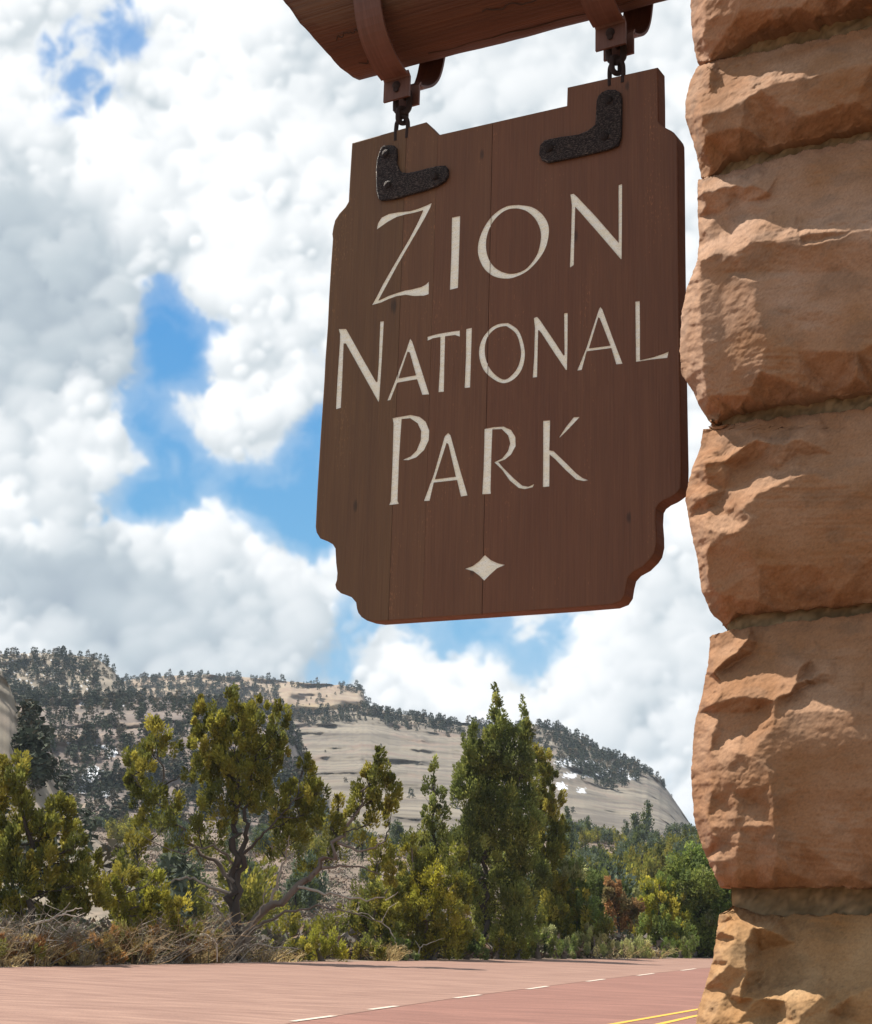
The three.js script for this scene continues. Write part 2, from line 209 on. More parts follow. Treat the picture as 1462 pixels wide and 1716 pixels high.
// pale cross-bedded slope behind the trees
const snowA = [[950, 1277, 22, 10], [985, 1280, 25, 8], [1030, 1290, 25, 8], [1055, 1302, 14, 7], [955, 1300, 16, 6], [1000, 1300, 30, 5], [940, 1318, 14, 8], [975, 1325, 10, 6], [1180, 1395, 12, 3]];
hill('sandstone_hill', { seed: 3, far0: 700, far: 720, near: 330, rows: 170, strata: 5, strataK: .8, lump: 16, gully: 9, jag: 1.6, treeH: 2.7,
  sky: [[380, 1205], [470, 1197], [560, 1190], [615, 1184], [650, 1193], [720, 1203], [760, 1209], [800, 1214], [850, 1216], [900, 1214], [940, 1222], [965, 1233], [990, 1247], [1030, 1268], [1060, 1277], [1085, 1290], [1105, 1306], [1120, 1325], [1140, 1355], [1165, 1392], [1200, 1436], [1260, 1490]],
  base: [[380, 1470], [1100, 1455], [1200, 1450], [1260, 1500]], profile: (t) => .75 * t + .25 * t * t,
  color: (px, py, p, t) => {
    const s = fbm3(p.x * .006, p.y * .16, p.z * .006, 5), s2 = n3(p.x * .02 + 4, p.y * .7, p.z * .02), g = fbm3(p.x * .05, p.y * .05, p.z * .05, 3);
    let c = mix3([.122, .102, .078], [.21, .178, .135], clamp(.5 + .9 * s)); c = mix3(c, [.075, .06, .05], smooth(.0, .5, s2) * .65); { const ln = Math.sin(p.y * 2.6 + .05 * p.x + 5 * n3(p.x * .012, p.y * .02, p.z * .012)); c = mix3(c, [.08, .066, .055], smooth(.55, .95, ln) * .5 * smooth(-.5, .3, n3(p.x * .02, p.y * .05, 3))); } c = mix3(c, [.19, .13, .10], smooth(.1, .5, g) * .55 * smooth(.25, .85, t));
    if (blot(snowA, px, py) + .75 * fbm2(px * .12, py * .22, 3) > .30) c = snow; return c; },
  trees: (px, below, py, t) => { const th = px < 850 ? 26 : lerp(34, 62, smooth(850, 960, px)) * (1 - .9 * smooth(1020, 1100, px)) * (px > 1118 ? 0 : 1); return (below < th ? .22 * (1 - .55 * smooth(.45, 1, below / th)) : .0016) * (.55 + .8 * smooth(-.3, .3, fbm2(px * .02, py * .05, 2))); } });
// ridge with a tan cliff
hill('mesa_ridge', { seed: 5, far0: 950, far: 980, near: 850, rows: 46, strata: 9, strataK: .45, lump: 10, gully: 14, jag: 1.5, treeH: 3.3,
  sky: [[150, 1152], [205, 1142], [250, 1134], [340, 1130], [420, 1135], [480, 1142], [560, 1147], [600, 1152], [609, 1158], [613, 1176], [625, 1186], [660, 1196], [720, 1206]],
  base: [[150, 1235], [720, 1240]], profile: (t) => (t < .45 ? t : t < .75 ? .45 + (t - .45) * .2 : .51 + (t - .75) * 1.96),
  color: (px, py, p) => { const s = fbm3(p.x * .01, p.y * .3, p.z * .01, 4), g = n3(p.x * .09, p.y * .012, p.z * .09); let c = mix3([.21, .145, .10], [.29, .23, .16], clamp(.5 + s)); c = mix3(c, [.22, .155, .12], smooth(.1, .7, g) * .5); return mix3(c, [.36, .28, .155], smooth(1176, 1186, py) * .6); },
  trees: (px, below, py) => (px < 470 ? (below < 50 ? .22 : .13) : below < 11 ? .16 : below < 40 ? .012 : .09) });
// upper mesa at the left
hill('mesa_top', { seed: 7, far0: 640, far: 660, near: 560, rows: 50, strata: 4, strataK: .6, lump: 8, gully: 8, jag: 2, treeH: 2.8,
  sky: [[-420, 1075], [-100, 1092], [0, 1097], [60, 1094], [110, 1096], [165, 1104], [188, 1120], [203, 1143], [216, 1160], [240, 1176]], base: [[-420, 1200], [240, 1205]], profile: (t) => t,
  color: (px, py, p) => { const s = fbm3(p.x * .015, p.y * .2, p.z * .015, 4); let c = mix3([.17, .14, .105], [.27, .22, .165], clamp(.5 + s)); if (px < 150 && fbm2(px * .16, py * .25, 3) > .46) c = snow; return c; },
  trees: (px, below) => (px > 165 && below > 8 ? .06 : .17) });
// broken wooded slope under it
const snowC = [[155, 1290, 14, 8], [165, 1296, 12, 8], [185, 1312, 12, 7], [150, 1302, 16, 12], [178, 1325, 16, 12], [138, 1322, 10, 8], [190, 1262, 14, 8], [170, 1252, 14, 5], [195, 1375, 14, 4], [115, 1245, 6, 3], [165, 1176, 6, 3], [190, 1180, 4, 2.5], [207, 1181, 4, 2.5], [140, 1180, 8, 2], [50, 1176, 10, 2], [325, 1385, 16, 7], [340, 1350, 12, 5], [310, 1410, 10, 4], [250, 1300, 14, 10], [470, 1290, 10, 10], [480, 1320, 8, 10]];
hill('wooded_slope', { seed: 9, far0: 470, far: 490, near: 215, rows: 130, step: 2.2, strata: 5, strataK: .55, lump: 26, gully: 20, jag: 2, treeH: 2.5,
  sky: [[-420, 1150], [0, 1164], [100, 1168], [210, 1170], [330, 1177], [430, 1186], [480, 1194], [498, 1232], [520, 1295], [560, 1385], [610, 1450], [700, 1490]], base: [[-420, 1490], [560, 1485], [700, 1500]], profile: (t) => (t < .55 ? t * .9 : t < .8 ? .495 + (t - .55) * .5 : .62 + (t - .8) * 1.9),
  color: (px, py, p, t) => {
    const s = fbm3(p.x * .02, p.y * .1, p.z * .02, 5), g = fbm3(p.x * .08, p.y * .03, p.z * .08, 3);
    let c = mix3([.085, .068, .058], [.17, .13, .11], clamp(.5 + 1.1 * s)); c = mix3(c, [.30, .22, .155], smooth(.2, .6, g) * .6); c = mix3(c, [.17, .145, .14], smooth(1370, 1430, py) * .7);
    if (blot(snowC, px, py) + .8 * fbm2(px * .13, py * .2, 3) > .24) c = snow; return c; },
  trees: (px, below, py) => (below < 20 ? .22 : py > 1390 ? .02 : .095 * (.3 + 1.2 * smooth(-.2, .4, fbm2(px * .02 + 3, py * .03, 2)))) });
// low country that runs on behind the pillar
hill('valley_slope', { seed: 23, far0: 600, far: 620, near: 300, rows: 60, step: 8, strata: 3, strataK: .6, lump: 12, gully: 8, jag: 2, treeH: 3, sky: [[1214, 1486], [1320, 1432], [1520, 1385], [1800, 1345], [2200, 1300], [2900, 1330]], base: [[1214, 1500], [2900, 1500]], profile: (t) => t,
  color: (px, py, p) => { const q = fbm3(p.x * .02, p.y * .12, p.z * .02, 4); return mix3([.13, .105, .08], [.22, .175, .135], clamp(.5 + q)); }, trees: () => .06 });
// near slickrock shoulder at the left edge
hill('slickrock_slope', { seed: 15, far0: 130, far: 150, near: 70, rows: 110, step: 2, strata: 4.5, strataK: 2.2, dip: -1.3, lump: 22, gully: 10, jag: 3, treeH: 2.6,
  sky: [[-520, 800], [-260, 930], [-90, 1040], [0, 1122], [16, 1150], [30, 1186], [46, 1216], [60, 1252], [85, 1300], [120, 1345], [152, 1392], [190, 1440], [250, 1500], [300, 1530]], base: [[-520, 1560], [300, 1560]], profile: (t) => t,
  color: (px, py, p, t) => { const s = n3(p.x * .05, (p.y + p.x * .9) * .8, p.z * .05), g = fbm3(p.x * .12, p.y * .12, p.z * .12, 4); let c = mix3([.15, .12, .088], [.24, .195, .14], clamp(.5 + .9 * g)); c = mix3(c, [.27, .205, .15], smooth(.15, .7, s) * .6); return c; },
  trees: (px, below, py) => (blot([[42, 1260, 16, 40], [70, 1300, 30, 20]], px, py) > 0 ? .03 : .002) });

// ------------------------------------------------------------------ leaves, twigs and trunks
const leafMat = new THREE.MeshPhysicalMaterial({ color: 0xffffff, roughness: 1, vertexColors: true, side: THREE.DoubleSide, transmission: .42, thickness: 0, ior: 1.2, specularIntensity: .3 });
const barkMat = mat(0xffffff, 1, { vertexColors: true }), twigMat = mat(0xffffff, 1, { vertexColors: true });
const greens = { juniper: [[0.262, 0.245, 0.043], [0.199, 0.196, 0.039], [0.324, 0.280, 0.052], [0.157, 0.166, 0.039]], pine: [[0.240, 0.254, 0.064], [0.188, 0.212, 0.056], [0.314, 0.310, 0.078], [0.148, 0.170, 0.052]], dark: [[0.126, 0.156, 0.047], [0.163, 0.182, 0.047], [0.095, 0.120, 0.043]], yellow: [[0.399, 0.364, 0.047], [0.314, 0.310, 0.047], [0.461, 0.395, 0.064]], oak: [[0.179, 0.238, 0.059], [0.252, 0.292, 0.074], [0.136, 0.176, 0.056], [0.335, 0.342, 0.152]], orange: [[0.375, 0.209, 0.089], [0.312, 0.198, 0.089], [0.229, 0.187, 0.076], [0.281, 0.219, 0.101]], sage: [[0.419, 0.427, 0.184], [0.335, 0.354, 0.128], [0.524, 0.478, 0.216]], blue: [[0.115, 0.146, 0.097], [0.148, 0.176, 0.109], [0.095, 0.120, 0.086]] };
function pick(list, r) { return list[Math.min(list.length - 1, Math.floor(r() * list.length))]; }
function leafCloud(clumps, o) { // clumps: [centre, rx, ry, rz]; sprays spread through each clump, most near its surface
  const r = rngOf(o.seed), pos = [], col = [], v = new THREE.Vector3(), dir = new THREE.Vector3(), side = new THREE.Vector3(), tip = new THREE.Vector3();
  for (const [c, rx, ry, rz, dens = 1] of clumps) {
    const tone = pick(o.tones, r), nn = Math.round(o.count * dens * rx * ry * 52), subs = [];
    const ns = Math.max(3, Math.round(rx * ry * (o.tufts ?? 76)));
    for (let k = 0; k < ns; k++) { const th = r() * 6.283, cp = 2 * r() - 1, sp = Math.sqrt(1 - cp * cp), q = .32 + .82 * Math.pow(r(), .7); subs.push([sp * Math.cos(th) * q, cp * q, sp * Math.sin(th) * q, .45 + .9 * r(), .6 + .8 * r(), r() < .55 ? tone : pick(o.tones, r)]); }
    const tr = (o.tuft ?? .14) * Math.min(1, .5 + rx);
    for (let i = 0; i < nn; i++) {
      const s = subs[Math.floor(r() * ns)], th = r() * 6.283, cp = 2 * r() - 1, sp = Math.sqrt(1 - cp * cp), q = Math.cbrt(r()) * tr * s[3];
      v.set(c.x + s[0] * rx + sp * Math.cos(th) * q, c.y + s[1] * ry + cp * q * (o.tall ?? 2), c.z + s[2] * rz + sp * Math.sin(th) * q);
      dir.set(s[0] + .6 * sp * Math.cos(th), .35 + (o.lift ?? .6) + .5 * cp, s[2] + .6 * sp * Math.sin(th)).addScalar(0); dir.x += (r() - .5) * .9; dir.y += (r() - .5) * .9; dir.z += (r() - .5) * .9; dir.normalize();
      side.set(r() - .5, r() - .5, r() - .5).cross(dir).normalize();
      const L = o.leaf * .68 * (.45 + 1.1 * r()), w = L * (o.slim ?? .24), base = s[5], k = (.75 + .5 * r()) * s[4];
      tip.copy(v).addScaledVector(dir, L);
      const mx = v.x + dir.x * L * .45, my = v.y + dir.y * L * .45, mz = v.z + dir.z * L * .45;
      pos.push(v.x, v.y, v.z, mx + side.x * w, my + side.y * w, mz + side.z * w, tip.x, tip.y, tip.z, v.x, v.y, v.z, tip.x, tip.y, tip.z, mx - side.x * w, my - side.y * w, mz - side.z * w);
      for (let q2 = 0; q2 < 6; q2++) col.push(base[0] * k, base[1] * k, base[2] * k);
    }
  }
  const g = new THREE.BufferGeometry(); g.setAttribute('position', new THREE.Float32BufferAttribute(pos, 3)); g.setAttribute('color', new THREE.Float32BufferAttribute(col, 3)); g.computeVertexNormals(); return g;
}
function limbs(list, o = {}) { // list: [points, r0, r1]
  const pos = [], idx = [], col = [], r = rngOf(o.seed || 1), sides = o.sides || 6;
  for (const [pts, r0, r1, tint] of list) {
    const curve = pts.length > 2 ? new THREE.CatmullRomCurve3(pts) : new THREE.LineCurve3(...pts), n = o.seg || Math.max(3, pts.length * 4), b0 = pos.length / 3, base = tint || o.tint || [.12, .085, .06];
    const k = .75 + .5 * r(), len = curve.getLength(), ph = r() * 90;
    for (let i = 0; i <= n; i++) {
      const t = i / n, p = curve.getPoint(t); { const q = (o.crook ?? .032) * len * Math.min(1, 4 * t * (1 - t) + .25 * t), w = Math.min(9, 2 + len * 3); if (len > .5 && t > 0) { p.x += q * n2(t * w, ph); p.y += q * n2(t * w, ph + 31); p.z += q * n2(t * w, ph + 67); } } const d = curve.getTangent(t), a = new THREE.Vector3(.31, .2, .9).cross(d).normalize(), b = d.clone().cross(a), rad = lerp(r0, r1, Math.pow(t, .8)) * (1 + (o.knots ?? .15) * (r() - .5));
      for (let s = 0; s < sides; s++) { const th = s / sides * 6.283, q = rad * (1 + .2 * (r() - .5)); pos.push(p.x + (a.x * Math.cos(th) + b.x * Math.sin(th)) * q, p.y + (a.y * Math.cos(th) + b.y * Math.sin(th)) * q, p.z + (a.z * Math.cos(th) + b.z * Math.sin(th)) * q); const f = k * (.8 + .4 * r()); col.push(base[0] * f, base[1] * f, base[2] * f); }
    }
    for (let i = 0; i < n; i++) for (let s = 0; s < sides; s++) { const p = b0 + i * sides + s, q = b0 + i * sides + (s + 1) % sides; idx.push(p, q, p + sides, q, q + sides, p + sides); }
  }
  return geo(pos, idx, null, col);
}
function local(g, o) { g.translate(-o.x, -o.y, -o.z); return g; }

// ------------------------------------------------------------------ roadside trees: each stands on the ground at its foot; outlines read at that distance
function tree(o) {
  const foot = beyond(o.at, o.back); foot.y = rise(foot.x, foot.z) - .05;
  const z = foot.z, m = -z / F * 1.02, r = rngOf(o.seed);
  const P = (px, py, dz = 0) => onDepth(px, py, z + dz);
  const root = thing(o.name, o.label, o.category || 'tree', foot, o.group);
  const cl = o.clumps.map(([px, py, rx, ry, dens, dz]) => { const c = P(px, py, 0); c.z += dz ?? (r() - .5) * (o.deep ?? 1.4) * Math.max(.4, (o.width ?? 60) * m * .5); return [c, rx * m, ry * m, rx * m * (.8 + .5 * r()), dens ?? 1]; });
  const list = (o.limbs || []).map(([pts, a, b, tint]) => [pts.map(([px, py, dz]) => P(px, py, dz || 0)), a, b, tint]);
  if (!o.limbs) { const top = o.clumps.reduce((a, b) => (a[1] < b[1] ? a : b)); list.push([[foot.clone(), P(lerp(o.at, top[0], .4), lerp(poly(EDGE, o.at) - 5, top[1], .4)), P(top[0], top[1])], (o.trunk ?? .13), .02]); }
  else list[0][0][0] = foot.clone();
  const spots = []; for (const [pts] of list) { const cv = new THREE.CatmullRomCurve3(pts); for (let k = 2; k <= 24; k++) spots.push(cv.getPoint(k / 24)); }
  if (!o.bare) for (const c of cl) if (c[1] > .16) { let s = spots[0], best = 1e9; for (const q of spots) { const e = q.distanceTo(c[0]) + 1.5 * Math.max(0, q.y - c[0].y + .25); if (e < best) { best = e; s = q; } } const mid = s.clone().lerp(c[0], .55); mid.y += (r() - .6) * .2 * best; mid.x += (r() - .5) * .25 * best; mid.z += (r() - .5) * .25 * best; list.push([[s, mid, c[0]], .024 * (o.thin ?? 1), .007]); for (let k = 0; k < 3; k++) { const e = c[0].clone().add(new THREE.Vector3((r() - .5) * c[1] * 1.6, (r() - .2) * c[2], (r() - .5) * c[3] * 1.6)); list.push([[mid, e], .014, .004]); } }
  part('trunk', local(limbs(list, { seed: o.seed, tint: o.bark }), foot), barkMat, root);
  part('crown', local(leafCloud(cl, { seed: o.seed + 1, tones: o.tones, count: o.count ?? 190, leaf: o.leaf ?? .13, tuft: o.tuft, tufts: o.tufts, lift: o.lift, slim: o.slim, tall: o.tall }), foot), leafMat, root);
  return root;
}
const bleached = [.30, .25, .20], darkBark = [.06, .045, .035], grayBark = [.15, .115, .09];
tree({ name: 'juniper_tree', label: 'old spreading juniper with dark split trunk and long limb leaning toward the pines', at: 393, back: 2.2, seed: 21, tones: greens.juniper, bark: darkBark, width: 130, deep: 1.1, count: 200,
  clumps: [[338, 1175, 9, 20], [335, 1205, 18, 30], [362, 1212, 20, 26], [390, 1180, 12, 20], [393, 1212, 24, 28], [430, 1190, 16, 22], [420, 1222, 24, 26], [464, 1192, 8, 22], [478, 1200, 7, 24], [466, 1230, 18, 28], [350, 1250, 26, 30], [392, 1252, 30, 30], [440, 1262, 30, 30], [472, 1262, 14, 20], [330, 1290, 16, 30, .8], [365, 1290, 28, 30], [408, 1298, 34, 32], [450, 1300, 26, 24, .8], [345, 1330, 18, 24, .7], [385, 1340, 30, 28, .8], [430, 1335, 28, 22, .7], [335, 1375, 14, 22, .8], [375, 1375, 16, 24, .7],
    [262, 1228, 16, 20], [248, 1255, 20, 22, .9], [284, 1244, 16, 18, .8], [222, 1276, 18, 22], [245, 1282, 16, 20, .7], [214, 1304, 14, 22], [226, 1335, 20, 22, .8], [262, 1330, 22, 18, .7], [290, 1350, 18, 18, .6], [240, 1368, 26, 16, .6], [280, 1385, 30, 16, .5], [225, 1410, 24, 18, .6], [215, 1440, 22, 22, .5], [300, 1420, 18, 16, .35],
    [512, 1282, 10, 18], [508, 1310, 20, 22], [535, 1330, 18, 20, .9], [490, 1335, 20, 24], [520, 1360, 28, 22, .9], [480, 1375, 24, 22, .9], [548, 1385, 24, 22, .8], [500, 1400, 24, 16, .6], [560, 1345, 10, 14, .7],
    [630, 1268, 10, 18], [625, 1298, 18, 26], [648, 1305, 12, 20], [660, 1325, 8, 24], [610, 1330, 20, 20, .9], [640, 1340, 18, 22], [652, 1365, 12, 26], [600, 1360, 18, 14, .7], [625, 1378, 22, 14, .7], [640, 1440, 22, 26, .9], [660, 1465, 14, 22, .8], [610, 1410, 20, 10, .5],
    [455, 1350, 30, 20, .5], [470, 1420, 34, 22, .4], [350, 1410, 26, 18, .4], [560, 1430, 26, 16, .4], [520, 1450, 24, 14, .35]],
  limbs: [[[[393, 1612], [393, 1560], [392, 1510], [397, 1455], [396, 1400], [402, 1350], [405, 1290], [400, 1200]], .20, .03], [[[396, 1560], [401, 1480], [412, 1410], [418, 1340], [430, 1260]], .13, .025], [[[396, 1590], [440, 1530, .3], [500, 1486, .5], [540, 1452, .6], [566, 1410, .6], [592, 1368, .5], [616, 1320, .4], [632, 1262, .3]], .13, .02, grayBark], [[[566, 1412, .6], [610, 1425, .8], [645, 1410, .9]], .05, .015, grayBark], [[[540, 1455, .6], [600, 1452, .5], [655, 1470, .4]], .045, .01, grayBark],
    [[[393, 1480], [352, 1440, -.3], [310, 1402, -.5], [290, 1362, -.5], [272, 1300, -.5], [262, 1235, -.4]], .08, .015, grayBark], [[[292, 1365, -.5], [255, 1340, -.4], [222, 1300, -.3]], .04, .01, grayBark], [[[392, 1500], [350, 1486, .4], [310, 1470, .5], [270, 1486, .6], [232, 1470, .7]], .06, .012, bleached], [[[398, 1455], [360, 1420, .5], [300, 1428, .8], [240, 1400, .9]], .045, .01, grayBark], [[[400, 1440], [440, 1400, .5], [470, 1370, .6], [500, 1330, .5]], .05, .012], [[[450, 1520, .3], [475, 1450, .5], [485, 1400, .7]], .05, .012, bleached], [[[405, 1570, .2], [480, 1528, .9], [560, 1520, 1.2], [640, 1545, 1.3]], .055, .01, grayBark], [[[500, 1486, .5], [560, 1500, .8], [640, 1508, .8], [668, 1494, .8]], .045, .01, bleached], [[[396, 1580, .4], [430, 1540, 1], [450, 1480, 1.2]], .045, .01, bleached], [[[394, 1600, .5], [420, 1585, 1.3], [500, 1590, 1.8]], .04, .01, bleached], [[[385, 1590, .3], [350, 1560, 1], [320, 1572, 1.4]], .035, .008, bleached], [[[393, 1560, .3], [360, 1520, .8], [330, 1500, 1]], .04, .01, bleached]] });
tree({ name: 'pine_tree', label: 'tallest conifer with two bare pointed tips above the hill skyline', at: 812, back: 3, seed: 31, tones: greens.pine, bark: darkBark, width: 90, count: 190, leaf: .15, trunk: .16, tuft: .2,
  clumps: [[831, 1158, 3, 10], [832, 1176, 6, 12], [828, 1196, 9, 12, .8], [840, 1200, 7, 10, .8], [832, 1218, 13, 14, .9], [845, 1232, 14, 18], [822, 1240, 14, 18], [876, 1180, 2.5, 9], [879, 1196, 5, 10, .8], [882, 1212, 7, 10, .8], [877, 1228, 12, 14], [880, 1250, 14, 20], [870, 1276, 20, 24], [797, 1216, 5, 10], [795, 1236, 9, 16], [790, 1258, 13, 20], [783, 1285, 16, 20], [815, 1268, 20, 22], [843, 1262, 20, 24], [770, 1308, 9, 14, .8], [800, 1300, 24, 26], [835, 1296, 24, 26], [866, 1308, 22, 26], [885, 1290, 10, 20], [782, 1332, 20, 22], [812, 1340, 26, 28], [848, 1345, 26, 28], [880, 1345, 20, 26], [795, 1372, 22, 24], [830, 1385, 26, 26, .8], [868, 1390, 26, 26], [890, 1380, 14, 20], [785, 1410, 24, 24], [845, 1425, 26, 24, .8], [880, 1430, 26, 26], [790, 1450, 26, 24], [855, 1465, 26, 24], [895, 1468, 22, 22], [785, 1490, 26, 24], [865, 1505, 30, 24], [830, 1480, 20, 20, .6], [800, 1530, 28, 22, .9], [870, 1545, 30, 22], [840, 1560, 24, 20, .6]],
  limbs: [[[[812, 1610], [813, 1560], [808, 1500], [812, 1440], [812, 1380], [822, 1300], [830, 1220], [832, 1150]], .15, .02], [[[812, 1530], [795, 1490, .4], [785, 1440, .5]], .07, .015], [[[812, 1440], [850, 1380, -.3], [875, 1290, -.3], [878, 1176, -.2]], .08, .012]] });
tree({ name: 'pine_tree', label: 'slender conifer with blunt top growing close against the tallest conifer', at: 925, back: 4.5, seed: 33, tones: greens.juniper, bark: darkBark, width: 60, count: 190, leaf: .15,
  clumps: [[898, 1250, 4, 10], [900, 1272, 8, 14], [917, 1262, 4, 12], [917, 1284, 9, 14], [905, 1298, 12, 18], [921, 1312, 13, 20], [903, 1330, 14, 20], [926, 1345, 14, 22], [908, 1362, 16, 20], [930, 1378, 14, 22], [945, 1392, 7, 16, .9], [912, 1396, 18, 22], [935, 1410, 14, 20], [917, 1430, 20, 22], [938, 1438, 12, 16], [915, 1465, 22, 22], [930, 1490, 22, 20], [920, 1520, 26, 20], [935, 1550, 26, 20]] });
tree({ name: 'pine_tree', label: 'thin young conifer with sparse pointed top beside the old juniper', at: 728, back: 2.6, seed: 35, tones: greens.pine, bark: darkBark, width: 50, count: 150, leaf: .14,
  clumps: [[728, 1278, 3, 10], [727, 1296, 7, 12], [717, 1318, 9, 12, .8], [734, 1325, 10, 14, .8], [722, 1345, 12, 14, .8], [740, 1360, 10, 14, .8], [716, 1372, 14, 16, .8], [735, 1388, 14, 16, .8], [712, 1402, 14, 18], [742, 1412, 16, 18], [725, 1430, 22, 18], [700, 1438, 16, 18], [750, 1445, 16, 20]] });
tree({ name: 'juniper_bush', label: 'broad yellow green juniper bush at the foot of the thin young conifer', category: 'bush', at: 722, back: 1.2, seed: 37, tones: greens.yellow.concat(greens.juniper), width: 70, count: 190, bark: grayBark,
  clumps: [[690, 1420, 16, 18], [715, 1450, 26, 22], [760, 1450, 22, 24], [690, 1470, 26, 26], [735, 1482, 30, 26], [770, 1490, 26, 26], [680, 1510, 24, 24], [715, 1518, 30, 24], [755, 1530, 30, 24], [690, 1550, 28, 22], [735, 1562, 30, 22], [775, 1565, 26, 20], [755, 1585, 24, 16], [705, 1582, 24, 16]] });
tree({ name: 'juniper_tree', label: 'dense dark juniper thicket filling the left of the roadside under the slickrock shoulder', at: 62, back: 2.5, seed: 41, tones: greens.juniper, bark: darkBark, width: 110, count: 200,
  clumps: [[18, 1290, 12, 16], [36, 1278, 12, 14], [10, 1315, 18, 22], [40, 1310, 20, 22], [20, 1345, 24, 24], [52, 1345, 18, 22], [-15, 1330, 20, 26], [92, 1352, 14, 20], [108, 1368, 14, 20], [85, 1378, 18, 20], [35, 1382, 28, 24], [70, 1405, 24, 24], [110, 1400, 20, 22], [0, 1400, 26, 28], [136, 1418, 14, 20], [148, 1440, 12, 22], [120, 1440, 20, 22], [30, 1428, 28, 26], [80, 1450, 28, 26], [145, 1475, 18, 26], [110, 1485, 24, 26], [-10, 1460, 28, 30], [40, 1480, 30, 26], [80, 1500, 28, 26], [150, 1515, 20, 24], [120, 1525, 26, 24], [20, 1520, 30, 24], [65, 1540, 30, 20]] });
tree({ name: 'juniper_bush', label: 'olive juniper bush between the dark thicket and the old juniper trunk', category: 'bush', at: 215, back: 3, seed: 43, tones: greens.juniper.concat(greens.yellow), width: 70, count: 170, bark: grayBark,
  clumps: [[180, 1478, 16, 18], [205, 1470, 18, 16], [235, 1475, 18, 18], [262, 1482, 18, 16], [190, 1505, 22, 22], [225, 1505, 24, 22], [262, 1512, 22, 20], [195, 1535, 24, 20], [235, 1540, 26, 20], [275, 1540, 22, 18], [300, 1520, 16, 16], [215, 1565, 26, 16], [310, 1555, 20, 18, .7]] });
tree({ name: 'juniper_bush', label: 'low juniper bush under the leaning limb of the old juniper', category: 'bush', at: 590, back: 4, seed: 45, tones: greens.juniper, width: 90, count: 170, bark: grayBark,
  clumps: [[650, 1490, 20, 20], [615, 1500, 22, 20, .8], [660, 1520, 24, 22], [625, 1535, 28, 22], [585, 1535, 26, 20, .8], [650, 1560, 28, 22], [600, 1568, 30, 20], [550, 1560, 26, 18, .7], [510, 1565, 26, 18, .7], [460, 1560, 24, 18, .6], [640, 1590, 26, 14], [480, 1540, 20, 16, .5]] });
tree({ name: 'scrub_bush', label: 'green scrub oak bush growing tight against the stone pillar edge', category: 'bush', at: 1178, back: 2, seed: 51, tones: greens.oak, width: 80, count: 150, leaf: .16, slim: .34, lift: .1, bark: darkBark, tuft: .24,
  clumps: [[1165, 1440, 20, 18], [1190, 1455, 22, 18], [1145, 1460, 20, 20], [1210, 1475, 20, 18], [1170, 1478, 26, 22], [1205, 1500, 24, 22], [1150, 1500, 24, 22], [1185, 1520, 26, 22], [1220, 1520, 20, 20], [1160, 1540, 24, 20], [1200, 1550, 26, 20], [1225, 1545, 20, 20], [1175, 1570, 28, 18], [1210, 1580, 28, 16], [1150, 1580, 24, 16]] });
tree({ name: 'scrub_bush', label: 'rounded yellow green bush left of the scrub oak', category: 'bush', at: 1105, back: 5, seed: 53, tones: greens.yellow.concat(greens.oak), width: 70, count: 160, leaf: .15, bark: grayBark,
  clumps: [[1105, 1482, 18, 14], [1085, 1495, 18, 16], [1125, 1495, 20, 18], [1105, 1510, 26, 20], [1080, 1520, 20, 18], [1130, 1525, 22, 20], [1100, 1545, 28, 20], [1130, 1560, 26, 20], [1080, 1555, 22, 18], [1110, 1580, 30, 16]] });
tree({ name: 'oak_sapling', label: 'small bush with dead orange leaves among the green scrub', category: 'bush', at: 1042, back: 3.4, seed: 55, tones: greens.orange, width: 40, count: 150, leaf: .16, slim: .36, lift: .1, bark: darkBark,
  clumps: [[1028, 1488, 10, 12], [1022, 1505, 13, 13], [1040, 1510, 15, 14], [1052, 1525, 13, 12], [1035, 1530, 14, 12, .8], [1068, 1522, 9, 9], [1064, 1538, 11, 10], [1048, 1550, 13, 10, .6]] });
tree({ name: 'scrub_bush', label: 'mid green bush between the slender conifer and the orange leaved bush', category: 'bush', at: 972, back: 3, seed: 57, tones: greens.oak.concat(greens.juniper), width: 70, count: 160, leaf: .15, bark: grayBark,
  clumps: [[958, 1462, 20, 18], [985, 1480, 16, 16, .9], [940, 1480, 18, 18], [965, 1492, 24, 20], [945, 1515, 24, 20], [980, 1520, 22, 20], [960, 1545, 28, 20], [995, 1550, 20, 18], [930, 1555, 24, 20], [970, 1575, 28, 16], [1010, 1560, 16, 16]] });
tree({ name: 'juniper_bush', label: 'small round dark juniper behind the orange leaved bush', category: 'bush', at: 1008, back: 9, seed: 59, tones: greens.dark, width: 40, count: 190, bark: darkBark,
  clumps: [[1000, 1472, 14, 12], [1015, 1476, 12, 12], [1006, 1492, 17, 16], [1000, 1512, 16, 16], [1014, 1520, 14, 16], [1005, 1545, 18, 18]] });
